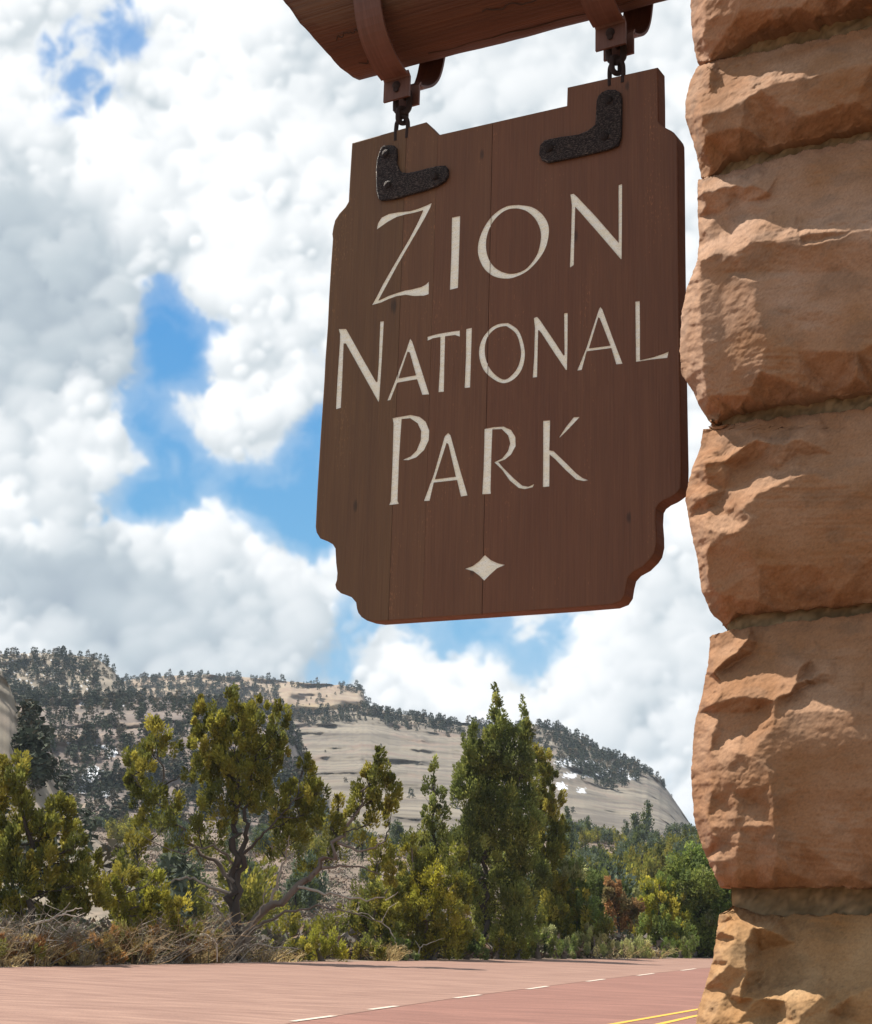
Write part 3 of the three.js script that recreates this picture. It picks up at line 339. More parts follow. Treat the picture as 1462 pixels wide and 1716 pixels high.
// sage and rabbitbrush at the road edge
for (const [at, back, cl, tones, label, seed] of [
  [540, .9, [[505, 1590, 18, 12], [525, 1580, 20, 15], [550, 1584, 20, 14], [570, 1592, 15, 11], [538, 1598, 28, 9]], 'yellow', 'bright yellow green rabbitbrush mound at the road edge', 61],
  [1000, .8, [[975, 1586, 16, 12], [995, 1570, 16, 16], [1018, 1580, 16, 14], [1000, 1594, 26, 10]], 'sage', 'pale sage bush at the road edge before the orange leaved bush', 62],
  [945, .8, [[930, 1588, 15, 12], [950, 1584, 16, 12], [940, 1597, 24, 8]], 'oak', 'low leafy green plant at the road edge under the slender conifer', 63],
  [1075, .8, [[1060, 1584, 16, 12], [1082, 1588, 16, 11], [1070, 1596, 24, 8]], 'sage', 'low pale sage bush at the road edge before the rounded yellow green bush', 64],
  [1140, .7, [[1125, 1588, 16, 11], [1150, 1584, 18, 13], [1140, 1596, 26, 8]], 'oak', 'low leafy green plant at the foot of the scrub oak', 65],
  [868, 1.2, [[850, 1588, 18, 13], [880, 1582, 18, 14], [865, 1597, 26, 8]], 'juniper', 'low olive bush at the foot of the tallest conifer', 66]])
  tree({ name: 'roadside_shrub', label, category: 'shrub', at, back, seed, tones: greens[tones], clumps: cl, width: 30, count: 190, leaf: .12, slim: .16, bark: grayBark, tuft: .12, tall: 2 });
// dry brush
function brush(at, back, w, h, n, tint, seed, name, label, group, lean = 0) {
  const r = rngOf(seed), foot = beyond(at, back); foot.y = rise(foot.x, foot.z); const m = -foot.z / F, list = [];
  n = Math.round(n * .6);
  for (let i = 0; i < n; i++) {
    const a = r() * 6.283, q = Math.sqrt(r()) * w * m * .6, b = new THREE.Vector3(foot.x + Math.cos(a) * q, foot.y - .03, foot.z + Math.sin(a) * q * .7), H = 1.0 * h * m * (.45 + .6 * r()), dx = (Math.cos(a) * .7 + 1.6 * (r() - .5) + lean) * w * m * .6, dz = (Math.sin(a) * .7 + 1.6 * (r() - .5)) * w * m * .55;
    const mid = new THREE.Vector3(b.x + dx * .45 + (r() - .5) * .3, b.y + H * (.35 + .4 * r()), b.z + dz * .35), tip = new THREE.Vector3(b.x + dx, b.y + H * (.75 + .4 * r()), b.z + dz), c = pick(tint, r);
    list.push([[b, mid, tip], .010 + .008 * r(), .004, c]);
    for (let k = 0; k < 3; k++) { const s = mid.clone().lerp(tip, .2 + .6 * r()), e = s.clone().add(new THREE.Vector3((r() - .5) * .9 * h * m, (r() - .35) * h * m * .55, (r() - .5) * .6 * h * m)); list.push([[s, e], .007, .003, c]); }
  }
  return local2(solo(name, limbs(list, { seed, sides: 3, seg: 3 }), twigMat, label, 'shrub', group), foot);
}
function local2(m, f) { m.geometry.translate(-f.x, -f.y, -f.z); m.position.copy(f); return m; }
const russet = [[.26, .17, .085], [.21, .135, .07], [.32, .23, .12], [.17, .15, .07]], grayTwig = [[.27, .225, .175], [.20, .165, .125], [.33, .28, .22], [.16, .12, .085]], straw = [[.45, .33, .14], [.38, .27, .11], [.50, .38, .19]];
for (const [at, w, h, n, c, seed] of [[20, 90, 95, 150, 1, 71], [75, 70, 60, 90, 0, 72], [140, 90, 62, 120, 0, 73], [205, 90, 58, 120, 0, 74], [255, 80, 60, 110, 1, 75], [300, 90, 78, 130, 0, 76], [350, 80, 60, 110, 1, 77], [415, 70, 45, 80, 1, 78], [-50, 90, 70, 100, 0, 79], [240, 60, 34, 60, 1, 80], [110, 70, 36, 70, 1, 81]])
  brush(at, 1.4, w, h, n, c ? grayTwig : russet, seed, 'dry_brush', c ? 'tangle of bare grey brush along the far road edge' : 'russet twiggy dry brush along the far road edge', c ? 'bare grey brush along the road' : 'russet brush along the road');
for (const [at, w, h, seed] of [[62, 40, 40, 91], [130, 30, 26, 92], [352, 30, 34, 93], [440, 44, 28, 94], [478, 36, 22, 95], [640, 40, 30, 96], [330, 26, 22, 97], [655, 24, 22, 98], [10, 30, 24, 99], [1030, 40, 24, 100], [1090, 40, 22, 101]])
  brush(at, .7, w, h, 70, straw, seed, 'grass_tuft', 'tuft of straw coloured dry grass at the far road edge', 'dry grass tufts at the road edge');
for (const [at, back, w, h, seed] of [[20, 1.1, 44, 34, 301], [95, .9, 40, 26, 302], [165, 1.1, 44, 32, 303], [232, .8, 38, 22, 304], [290, 1.1, 42, 44, 305], [345, 1, 36, 32, 306], [-40, 1.1, 44, 38, 307], [60, 1.3, 30, 40, 308], [205, 1.3, 30, 38, 309]]) { const r = rngOf(seed), cl = []; for (let k = 0; k < 9; k++) { const q = r() - .5; cl.push([at + q * w * 1.7, poly(EDGE, at) - 6 - h * (.3 + 1.1 * r()) * (1 - Math.abs(q) * .7), w * .3, h * .4, .35 + .5 * r()]); }
  tree({ name: 'leafy_brush', label: 'russet leaved brush mixed with bare twigs along the far road edge', group: 'russet leaved brush along the road', category: 'shrub', at, back, seed, tones: [[.34, .19, .07], [.27, .19, .06], [.40, .30, .11], [.20, .19, .05], [.30, .15, .06]], clumps: cl, width: 40, count: 360, leaf: .11, slim: .2, bark: grayBark, tall: 1.6 }); }
for (const [at, back, w, h, tones, label, seed] of [[672, 1, 26, 24, 'oak', 'low green plant at the road edge beside the dry grass tuft', 311], [728, .8, 34, 26, 'yellow', 'low yellow green bush at the foot of the forked pale stick', 312], [782, 1, 30, 30, 'oak', 'low green bush left of the tallest conifer trunk', 313], [832, .9, 28, 26, 'juniper', 'low olive bush right of the tallest conifer trunk', 314], [902, .9, 34, 34, 'oak', 'low green bush between the tallest conifer and the slender conifer', 315], [615, 1.4, 34, 22, 'juniper', 'low olive bush under the end of the leaning juniper limb', 316], [1195, 1, 34, 30, 'oak', 'low green plant against the pillar edge below the scrub oak', 317], [480, 1.8, 40, 24, 'juniper', 'low olive bush under the low limbs of the old juniper', 318]]) { const r = rngOf(seed), cl = []; for (let k = 0; k < 8; k++) { const q = r() - .5; cl.push([at + q * w * 1.7, poly(EDGE, at) - 4 - h * (.2 + 1.2 * r()) * (1 - Math.abs(q) * .7), w * .34, h * .4, .9]); }
  tree({ name: 'roadside_shrub', label, category: 'shrub', at, back, seed, tones: greens[tones], clumps: cl, width: 36, count: 170, leaf: .12, bark: grayBark }); }
// fallen and dead branches
for (const [label, list, seed] of [
  ['bleached dead branch arching over the russet brush near the dark thicket', [[[[60, 1548], [90, 1538], [120, 1526], [138, 1522]], .035, .008], [[[90, 1538], [110, 1522], [118, 1512]], .02, .006], [[[105, 1531], [130, 1536], [142, 1530]], .02, .006], [[[64, 1550], [62, 1580], [60, 1612]], .035, .03]], 111],
  ['bent pale dead branch lying beside the old juniper trunk', [[[[318, 1576], [335, 1568], [352, 1570], [362, 1582], [364, 1612]], .03, .02], [[[335, 1568], [345, 1556], [358, 1552]], .02, .006]], 112],
  ['forked pale stick standing in the grass beside the yellow green juniper bush', [[[[699, 1609], [704, 1590], [720, 1580], [745, 1572]], .03, .006], [[[704, 1590], [700, 1582], [696, 1576]], .015, .005]], 113],
  ['bare grey dead branch reaching out under the leaning juniper limb', [[[[668, 1612], [660, 1570], [640, 1545], [600, 1528], [560, 1536]], .03, .008], [[[640, 1545], [650, 1525], [668, 1512]], .018, .006]], 114]]) {
  const at = list[0][0][0][0], foot = beyond(at, 1.0); const l = list.map(([p, a, b]) => [p.map(([x, y]) => onDepth(x, y, foot.z)), a, b, bleached.map((c) => c * 1.5)]);
  local2(solo('dead_branch', limbs(l, { seed, sides: 5 }), twigMat, label, 'branch'), foot);
}
// trees of the far valley floor
{
  const r = rngOf(201);
  const make = (name, tones, cone, label, group) => { const g = thing(name, label, 'tree', new THREE.Vector3(), group), H = 4, cl = []; if (cone) for (let k = 0; k < 9; k++) { const t = k / 9; for (let q = 0; q < 3; q++) cl.push([new THREE.Vector3((r() - .5) * (1 - t) * 1.3, .6 + t * 3.5, (r() - .5) * (1 - t) * 1.3), .5 * (1 - t) + .12, .3, .5 * (1 - t) + .12]); } else for (let k = 0; k < 14; k++) { const a = r() * 6.283, q = Math.sqrt(r()) * .9; cl.push([new THREE.Vector3(Math.cos(a) * q, .7 + r() * 1.7 * (1.25 - q * .6), Math.sin(a) * q), .5, .45, .5]); }
    part('trunk', limbs([[[new THREE.Vector3(0, -.3, 0), new THREE.Vector3(.05, H * .4, 0), new THREE.Vector3(0, cone ? 4 : 2.4, 0)], .12, .03, darkBark]], { seed: 5 }), barkMat, g);
    part('crown', leafCloud(cl, { seed: 7 + tones.length * 3 + (cone ? 1 : 0), tones, count: 15, leaf: .26, slim: .3, tuft: .3, tufts: 12 }), leafMat, g); return g; };
  const kinds = [make('valley_juniper', greens.juniper, false, 'small round olive juniper on the valley floor below the pale hill', 'olive junipers on the valley floor'), make('valley_juniper', greens.blue.concat(greens.dark), false, 'small round grey green juniper on the valley floor below the pale hill', 'grey green junipers on the valley floor'), make('valley_pine', greens.dark.concat(greens.blue), true, 'small pointed dark pine on the valley floor below the pale hill', 'dark pines on the valley floor')];
  const used = [0, 0, 0];
  const put = (k, px, py, D, s) => { const p = onDepth(px, py, -D), o = used[k]++ ? kinds[k].clone() : kinds[k]; if (used[k] > 1) { o.name = numbered(kinds[k].name.replace(/_\d+$/, '')); scene.add(o); } o.position.set(p.x, rise(p.x, p.z), p.z); o.rotation.y = r() * 6.28; o.scale.set(s * (.85 + .4 * r()), s * (.85 + .3 * r()), s * (.85 + .4 * r())); };
  const list = []; for (let k = 0; k < 170; k++) list.push([lerp(150, 1900, r()), 85 + 230 * Math.pow(r(), .8)]);
  for (let k = 0; k < 110; k++) list.push([lerp(930, 1250, r()), 95 + 230 * r()]);
  for (const [px, D] of list.sort((a, b) => a[1] - b[1])) put(r() < .5 ? 0 : r() < .8 ? 1 : 2, px, 1500, D, .8 + .8 * r());
  put(2, 1065, 1450, 300, 1.7); put(2, 1086, 1450, 300, 1.9); put(2, 985, 1450, 290, 1.2); put(2, 1150, 1450, 260, 1.3);
}
// low sage cover on the ground behind the roadside trees
{
  const r = rngOf(88), pos = []; for (let k = 0; k < 60; k++) { const a = r() * 6.283, q = Math.sqrt(r()) * .5, x = Math.cos(a) * q, z = Math.sin(a) * q, y = r() * (.62 - q * .7) + .02, s = .16; for (let v = 0; v < 3; v++) pos.push(x + (r() - .5) * s, y + (r() - .5) * s * 1.3, z + (r() - .5) * s); }
  const N = 13000, im = new THREE.InstancedMesh(geo(pos), mat(0xffffff, 1, { side: THREE.DoubleSide }), N), M = new THREE.Matrix4(), c = new THREE.Color();
  for (let i = 0; i < N; i++) { const px = lerp(-500, 2100, r()), e = onGround(px, Math.max(1602, poly(EDGE, px))), D = lerp(-e.z + 3, 330, Math.pow(r(), 1.6)), x = e.x / -e.z * D, z = -D, h = .7 + 1.1 * r(), k = .7 + .6 * r(), t = r(); M.makeRotationY(r() * 6.28); M.scale(new THREE.Vector3(h * 1.3, h, h * 1.3)); M.setPosition(x, rise(x, z) - .03, z); im.setMatrixAt(i, M); im.setColorAt(i, t < .45 ? c.setRGB(.15 * k, .125 * k, .105 * k) : t < .75 ? c.setRGB(.11 * k, .115 * k, .06 * k) : c.setRGB(.17 * k, .11 * k, .07 * k)); }
  im.name = 'sage_cover'; im.castShadow = im.receiveShadow = true; im.userData = { kind: 'stuff', label: 'low grey green sage cover on the ground behind the roadside trees', category: 'sagebrush' }; scene.add(im);
}
// the woods on the far hills
{
  const r = rngOf(77), pos = []; const H = 1;
  for (let k = 0; k < 90; k++) { const t = r(), a = r() * 6.283, q = (1 - t * .75) * .34 * Math.sqrt(r()) + .03, x = Math.cos(a) * q, z = Math.sin(a) * q, y = .08 + t * .92, s = .19; for (let v = 0; v < 3; v++) pos.push(x + (r() - .5) * s * 1.6, y + (r() - .5) * s * 1.3, z + (r() - .5) * s * 1.6); }
  const g = geo(pos), im = new THREE.InstancedMesh(g, mat(0xffffff, 1, { side: THREE.DoubleSide }), hillTrees.length), M = new THREE.Matrix4(), c = new THREE.Color();
  hillTrees.forEach(([x, y, z, h, q], i) => { M.makeRotationY(q * 40); M.scale(new THREE.Vector3(h * (.9 + .5 * q), h, h * (.9 + .5 * q))); M.setPosition(x, y, z); im.setMatrixAt(i, M); const k = .7 + .6 * ((q * 7.7) % 1); const t = (q * 13.7) % 1; im.setColorAt(i, t < .22 ? c.setRGB(.105 * k, .085 * k, .05 * k) : c.setRGB(.050 * k, .060 * k, .034 * k)); });
  im.name = 'hillside_woods'; im.castShadow = im.receiveShadow = true; im.userData = { kind: 'stuff', label: 'dark pinyon and juniper woods scattered over the far hills', category: 'woods' }; scene.add(im);
}

// ------------------------------------------------------------------ stone pillar
function tin(points) { // Delaunay triangulation of [x, y, h]; returns h(x, y)
  const P = points.map((p) => [p[0] + .013 * Math.sin(p[1] * 7.7), p[1] + .013 * Math.cos(p[0] * 5.1), p[2]]), n = P.length; P.push([-9e3, -9e3, 0], [1e4, -9e3, 0], [500, 3e4, 0]);
  let T = [[n, n + 1, n + 2]];
  const inC = (t, p) => { const [a, b, c] = t.map((i) => P[i]), ax = a[0] - p[0], ay = a[1] - p[1], bx = b[0] - p[0], by = b[1] - p[1], cx = c[0] - p[0], cy = c[1] - p[1], d = (ax * ax + ay * ay) * (bx * cy - cx * by) - (bx * bx + by * by) * (ax * cy - cx * ay) + (cx * cx + cy * cy) * (ax * by - bx * ay); return d * ((b[0] - a[0]) * (c[1] - a[1]) - (c[0] - a[0]) * (b[1] - a[1])) > 0; };
  for (let i = 0; i < n; i++) { const bad = [], keep = []; for (const t of T) (inC(t, P[i]) ? bad : keep).push(t); const edges = {}; for (const t of bad) for (const [a, b] of [[t[0], t[1]], [t[1], t[2]], [t[2], t[0]]]) { const k = Math.min(a, b) + '_' + Math.max(a, b); edges[k] = edges[k] ? null : [a, b]; } for (const k in edges) if (edges[k]) keep.push([...edges[k], i]); T = keep; }
  T = T.filter((t) => t.every((i) => i < n)); let last = 0;
  const at = (t, x, y) => { const [a, b, c] = t.map((i) => P[i]), d = (b[1] - c[1]) * (a[0] - c[0]) + (c[0] - b[0]) * (a[1] - c[1]), u = ((b[1] - c[1]) * (x - c[0]) + (c[0] - b[0]) * (y - c[1])) / d, v = ((c[1] - a[1]) * (x - c[0]) + (a[0] - c[0]) * (y - c[1])) / d, w = 1 - u - v; return u >= -1e-6 && v >= -1e-6 && w >= -1e-6 ? u * a[2] + v * b[2] + w * c[2] : null; };
  return (x, y) => { const h = at(T[last], x, y); if (h !== null) return h; for (let i = 0; i < T.length; i++) { const q = at(T[i], x, y); if (q !== null) { last = i; return q; } } let b = 1e9, hb = 0; for (let i = 0; i < n; i++) { const d = (P[i][0] - x) ** 2 + (P[i][1] - y) ** 2; if (d < b) { b = d; hb = P[i][2]; } } return hb; };
}
const FRONT = .30, BACK = -.52, RIGHT = 1690;
const c4 = (l) => l.map(([x, y, h]) => [1110 + x / 3.065, y / 3.065, h]), c5 = (l) => l.map(([x, y, h]) => [1110 + x / 3.065, 540 + y / 3.065, h]), c6 = (l) => l.map(([x, y, h]) => [1110 + x / 2.699, 1080 + y / 2.699, h]), z3 = (l) => l.map(([x, y, h]) => [1140 + x / 4.54, 1040 + y / 4.54, h]), z4 = (l) => l.map(([x, y, h]) => [1140 + x / 4.54, 1280 + y / 4.54, h]);
const o5 = (k) => [.3, .9, .2, .6, 0, .5, 1][Math.round(k) % 7];
function stoneColor(p, seed, rough) {
  const bed = fbm3(p.x * 3 + seed, p.y * 22, p.z * 3, 4), big = fbm3(p.x * 4, p.y * 4, p.z * 4 + seed * 3, 4), fine = n3(p.x * 160, p.y * 190, p.z * 160), fine2 = n3(p.x * 420, p.y * 420, p.z * 420);
  let c = mix3([.265, .128, .058], [.35, .205, .128], clamp(.5 + .9 * big)); c = mix3(c, mix3([.25, .105, .038], [.28, .155, .09], o5(seed)), smooth(0, .7, bed) * .6); c = mix3(c, [.19, .11, .066], smooth(.25, .75, n3(p.x * 9 + seed, p.y * 14, p.z * 9)) * .45);
  const pit = smooth(.45, .8, n3b(p.x * 60, p.y * 150, p.z * 60)), k = (1 + .13 * fine + .12 * fine2) * (1 - .15 * pit); const tn = [[1, 1, 1], [1.06, 1.0, .95], [.98, .95, .88], [1.08, 1.12, 1.16], [.98, .94, .86], [.95, .92, .84], [1.05, 1.1, .86]][Math.round(seed) % 7]; return c.map((v, q) => v * k * tn[q]);
}
const stoneMat = mat(0xffffff, .96, { vertexColors: true });
const pillar = thing('stone_pillar', 'rough red sandstone block pillar carrying the log beam and hanging sign', 'pillar', fromFace(.95, -BOARD.y, -.1));
const pillarO = pillar.position.clone();
function stone(o) {
  const lf = o.left.map(([x, yy]) => [yy, x]), xl = (y) => poly(lf, y) + 1.6 * fbm2(y * .06, o.seed, 4), yt = (x) => poly(o.top, x) + 5 * fbm2(x * .03, o.seed * 3.1, 4), yb = (x) => poly(o.bottom, x) + 5 * fbm2(x * .03, o.seed * 3.1 + 9, 4);
  const pts = [...o.pts]; const eL = o.edge ?? -3.2, eT = o.edgeT ?? -1.2, eB = o.edgeB ?? -1.2;
  for (let i = 0; i <= 26; i++) { const y = lerp(o.left[0][1], o.left[o.left.length - 1][1], i / 26); pts.push([xl(y) - 1, y, eL]); }
  for (let x = o.top[0][0] + 10; x < RIGHT; x += 18) pts.push([x, yt(x), eT + .5 * n2(x * .05, o.seed)]);
  for (let x = o.bottom[0][0] + 10; x < RIGHT; x += 18) pts.push([x, yb(x), eB + .5 * n2(x * .05, o.seed + 5)]);
  for (let i = 0; i <= 6; i++) pts.push([RIGHT, lerp(yt(RIGHT), yb(RIGHT), i / 6), 1.5]); for (const y of [.25, .5, .75]) pts.push([1560, lerp(yt(1560), yb(1560), y), 4.5]);
  const h = tin(pts), nY = Math.round((yb(1400) - yt(1400)) / (o.fine ?? 1.9)), nX = o.cols ?? 190, W = nX + 1, pos = [], col = [], idx = [];
  for (let j = 0; j <= nY; j++) {
    const b = j / nY;
    for (let i = 0; i <= nX; i++) {
      const a = i / nX, aa = a < .88 ? a / .88 : 1; let px = 0, py = lerp(o.left[0][1], o.left[o.left.length - 1][1], b);
      const px0 = () => (a < .88 ? lerp(xl(py), 1476, aa) : lerp(1476, RIGHT, (a - .88) / .12));
      for (let q = 0; q < 4; q++) { px = px0(); py = lerp(yt(px), yb(px), b); }
      const edge = Math.min(b, 1 - b) * (yb(px) - yt(px)), eL2 = px - xl(py);
      const wx = px + 3.5 * fbm2(px * .03 + o.seed * 5, py * .03, 3), wy = py + 3.5 * fbm2(px * .03 - 7, py * .03 + o.seed * 3, 3); let d = 1.4 * (h(px, py) * .0 + (h(wx, wy) * 2 + h(wx + 1.5, wy + 1.5) + h(wx - 1.5, wy - 1.5)) / 4); const up = smooth(.4, 2.6, h(wx, wy + 7) - h(wx, wy - 7)); const p0 = onFace(px, py, FRONT + d * .01);
      const inner = smooth(0, 9, Math.min(edge, eL2));
      const blocky = Math.abs(fbm3(p0.x * 7 + o.seed, p0.y * 11, p0.z * 7, 4)), chip = fbm3(p0.x * 22, p0.y * 42 + o.seed, p0.z * 22, 4), fine = fbm3(p0.x * 90, p0.y * 120, p0.z * 90, 3);
      const crest = smooth(-.1, .5, fbm3(p0.x * 5 + 3, p0.y * 6 + o.seed, p0.z * 5, 2)); d += ((.45 + .35 * crest) * (blocky - .22) + (.08 + .16 * crest + .45 * up) * chip + (.05 + .05 * crest + .17 * up) * fine + .13 * smooth(.2, .7, n3b(p0.x * 2 + o.seed, p0.y * 5, p0.z * 2)) * n3(p0.x * 4, p0.y * 95 + p0.x * 9, p0.z * 4 + o.seed)) * (.25 + .75 * inner);
      const p = onFace(px + (1 - inner) * 0, py, FRONT + d * .01);
      pos.push(p.x - pillarO.x, p.y - pillarO.y, p.z - pillarO.z); col.push(...stoneColor(p, o.seed));
    }
  }
  for (let j = 0; j < nY; j++) for (let i = 0; i < nX; i++) { const p = j * W + i; idx.push(p, p + W, p + 1, p + 1, p + W, p + W + 1); }
  // the sides run back into the pillar from the rim
  const rim = []; for (let i = 0; i <= nX; i += 2) rim.push(i); for (let j = 2; j <= nY; j += 2) rim.push(j * W + nX); for (let i = nX - 2; i >= 0; i -= 2) rim.push((nY - nY % 2) * W + i); for (let j = nY - nY % 2 - 2; j > 0; j -= 2) rim.push(j * W);
  const rings = 16, base = pos.length / 3, cen = onFace(1420, (yt(1420) + yb(1420)) / 2, FRONT).sub(pillarO);
  for (let k = 1; k <= rings; k++) for (const v of rim) {
    const x = pos[3 * v], y = pos[3 * v + 1], z = pos[3 * v + 2], dd = (FRONT - BACK) * (k / rings), q = new THREE.Vector3(x, y, z).addScaledVector(NV, -dd);
    const bul = (.018 * Math.sin(Math.PI * Math.min(1, k / rings * 1.0)) + .012 * fbm3(q.x * 9 + o.seed, q.y * 13, q.z * 9, 4)) * (k < rings ? 1 : 0), out = q.clone().sub(cen); out.addScaledVector(NV, -out.dot(NV)).normalize();
    if (out.dot(U) < -.3) q.addScaledVector(U, -bul * 1.2); else q.addScaledVector(out, -Math.abs(bul) * .4);
    pos.push(q.x, q.y, q.z); col.push(...stoneColor(q.clone().add(pillarO), o.seed));
  }
  const R = rim.length; for (let k = 0; k < rings; k++) for (let i = 0; i < R; i++) { const i2 = (i + 1) % R, a = k ? base + (k - 1) * R + i : rim[i], b = k ? base + (k - 1) * R + i2 : rim[i2], c = base + k * R + i, e = base + k * R + i2; idx.push(a, b, c, b, e, c); }
  const cb = pos.length / 3, bq = cen.clone().addScaledVector(NV, BACK - FRONT); pos.push(bq.x, bq.y, bq.z); col.push(.5, .28, .15); for (let i = 0; i < R; i++) idx.push(base + (rings - 1) * R + i, base + (rings - 1) * R + (i + 1) % R, cb);
  const m = part('stone', geo(pos, idx, null, col), stoneMat, pillar); if (o.label) m.userData = { label: o.label }; return m;
}
const S1 = { seed: 1, left: [[1150, -190], [1152, -60], [1157, 0], [1159, 42], [1164, 82], [1170, 106]], top: [[1150, -190], [1700, -330]], bottom: [[1170, 107], [1192, 100], [1260, 62], [1340, 43], [1462, 12], [1700, -45]], edgeB: -1,
  pts: [...c4([[220, 10, 2.2], [215, 100, 2.2], [210, 200, 1.5], [400, 60, 4], [700, 40, 4.5], [1000, -20, 4.5], [250, 290, -.2], [300, 200, 1.5], [500, 140, 1.8], [800, 90, 1.5], [400, -100, 5], [900, -160, 5]]), [1200, -100, 3.5], [1300, -160, 2], [1450, -200, 2], [1180, -150, 1], [1500, -80, 5]] };
const S2 = { seed: 2, left: [[1171, 110], [1157, 134], [1149, 170], [1148.5, 196], [1162, 238], [1172, 277], [1175, 299]], top: [[1171, 110], [1198, 103], [1290, 84], [1462, 46], [1700, -10]], bottom: [[1175, 300], [1195, 291], [1224, 260], [1338, 236], [1462, 209], [1700, 160]],
  pts: c4([[200, 590, 4.6], [300, 570, 5.2], [420, 520, 5.8], [500, 460, 6], [570, 425, 6], [750, 400, 5.5], [950, 345, 5], [1079, 320, 5], [190, 520, 2.4], [250, 480, 2.4], [350, 450, 2.8], [430, 405, 2.8], [520, 390, 3.5], [300, 400, 1], [450, 330, .2], [700, 300, .8], [900, 250, .2], [1079, 230, 0], [245, 350, 2.2], [240, 430, 2.7], [185, 420, -1], [220, 700, 3.6], [400, 650, 5], [700, 600, 4.5], [1000, 520, 4], [250, 860, -.5], [400, 760, 1], [700, 680, 1], [1000, 610, .5], [205, 650, 3.6], [215, 760, 2.2], [850, 320, 3]]) };
const S3 = { seed: 3, left: [[1171, 301], [1169, 312], [1170, 359], [1172, 408], [1168.7, 437], [1152.4, 480], [1142.6, 522], [1139.4, 589], [1142.6, 628], [1159, 651], [1172, 680], [1188, 706], [1203, 713]], top: [[1171, 300], [1224, 290], [1257, 278], [1338, 255], [1462, 233], [1700, 188]], bottom: [[1203, 714], [1210, 693], [1306, 675], [1462, 655], [1700, 620]],
  pts: [...c4([[200, 995, 2], [260, 978, 2.2], [340, 955, 2.6], [420, 955, 3], [460, 945, 3], [230, 1060, .4], [300, 1100, -.1], [380, 1010, .7], [330, 1130, -.1], [220, 1180, .4], [470, 965, 2.5], [540, 985, 3], [420, 1040, 1.2], [380, 1110, .7], [330, 1190, .6], [250, 1240, 1], [195, 1290, 1], [190, 1340, 4.6], [270, 1300, 5.2], [350, 1310, 6], [450, 1240, 6.5], [560, 1010, 1.6], [560, 1095, 2.8], [680, 1115, 3], [720, 1140, 3], [800, 1125, 3], [900, 1060, 2.6], [1000, 1080, 3], [1079, 1055, 2.8], [560, 1240, 6.5], [700, 1205, 6.5], [850, 1190, 6.5], [1000, 1195, 6.5], [1079, 1175, 6.5], [600, 900, .8], [800, 850, .7], [1000, 800, .4], [700, 1020, 1.7], [900, 960, 1.5], [1079, 950, 1.6], [720, 1264, 6.9], [850, 1240, 6.9], [720, 1248, 5.8], [850, 1224, 5.8], [300, 1400, 4.6], [450, 1400, 5], [700, 1400, 5], [1000, 1400, 5], [380, 1330, 6], [450, 1450, 6.6], [490, 1600, 7.1], [300, 1500, 4.6], [320, 1650, 5], [190, 1400, 4], [190, 1550, 4.6], [195, 1700, 4.7], [600, 1600, 6], [900, 1600, 5.6]]),
    ...c5([[540, 100, 7.3], [500, 250, 6.5], [430, 380, 4.4], [330, 100, 5], [320, 250, 4.4], [205, 100, 4.9], [210, 250, 4.2], [230, 380, 3], [280, 500, 0], [700, 150, 5.6], [1000, 150, 5.6], [700, 320, 4], [1000, 280, 4], [400, 440, 1], [700, 380, 2]])] };
const S4 = { seed: 4, left: [[1205, 716], [1178.5, 719], [1173.6, 752], [1159, 788], [1148.5, 834], [1155.7, 879], [1170, 941], [1175, 987], [1191.6, 1026], [1219, 1049]], top: [[1205, 715], [1273, 704], [1371, 693], [1462, 683], [1700, 655]], bottom: [[1219, 1050], [1232, 1030], [1338, 1021], [1462, 1010], [1700, 990]],
  pts: c5([[218, 724, 3], [300, 714, 3.4], [370, 676, 3.6], [440, 628, 3.8], [490, 600, 3.8], [560, 620, 3.6], [650, 614, 3.4], [705, 598, 3], [215, 700, .8], [300, 690, 1], [360, 650, 1], [430, 600, 1], [490, 574, 1], [560, 592, 1.2], [650, 590, 1.2], [240, 1150, 5], [290, 1080, 5.6], [340, 1080, 6.2], [400, 960, 6.2], [480, 890, 6.2], [560, 850, 6.2], [660, 795, 5.6], [770, 778, 5.2], [870, 808, 5.2], [910, 780, 4.6], [300, 950, 2.2], [330, 855, 2.6], [420, 830, 2.4], [500, 770, 2.1], [540, 738, 1.8], [600, 755, 2.4], [760, 750, 2.8], [850, 765, 3], [380, 760, 1.2], [440, 720, 1], [500, 690, 1], [700, 680, 1.3], [900, 680, 1.4], [1079, 700, 2], [300, 640, .3], [450, 570, .1], [700, 530, .2], [950, 500, .1], [240, 830, 1.8], [260, 950, 1.8], [215, 745, 2.6], [210, 900, 3.2], [215, 1050, 4], [225, 1200, 3.5], [240, 1350, 2], [380, 1078, 6.5], [450, 1012, 6.5], [400, 1040, 5.6], [500, 1000, 5.6], [800, 950, 5.1], [1079, 900, 5], [500, 1250, 4.6], [800, 1250, 4.3], [1079, 1200, 4.2], [300, 1400, 2.5], [500, 1440, 1.8], [900, 1400, 2]]) };
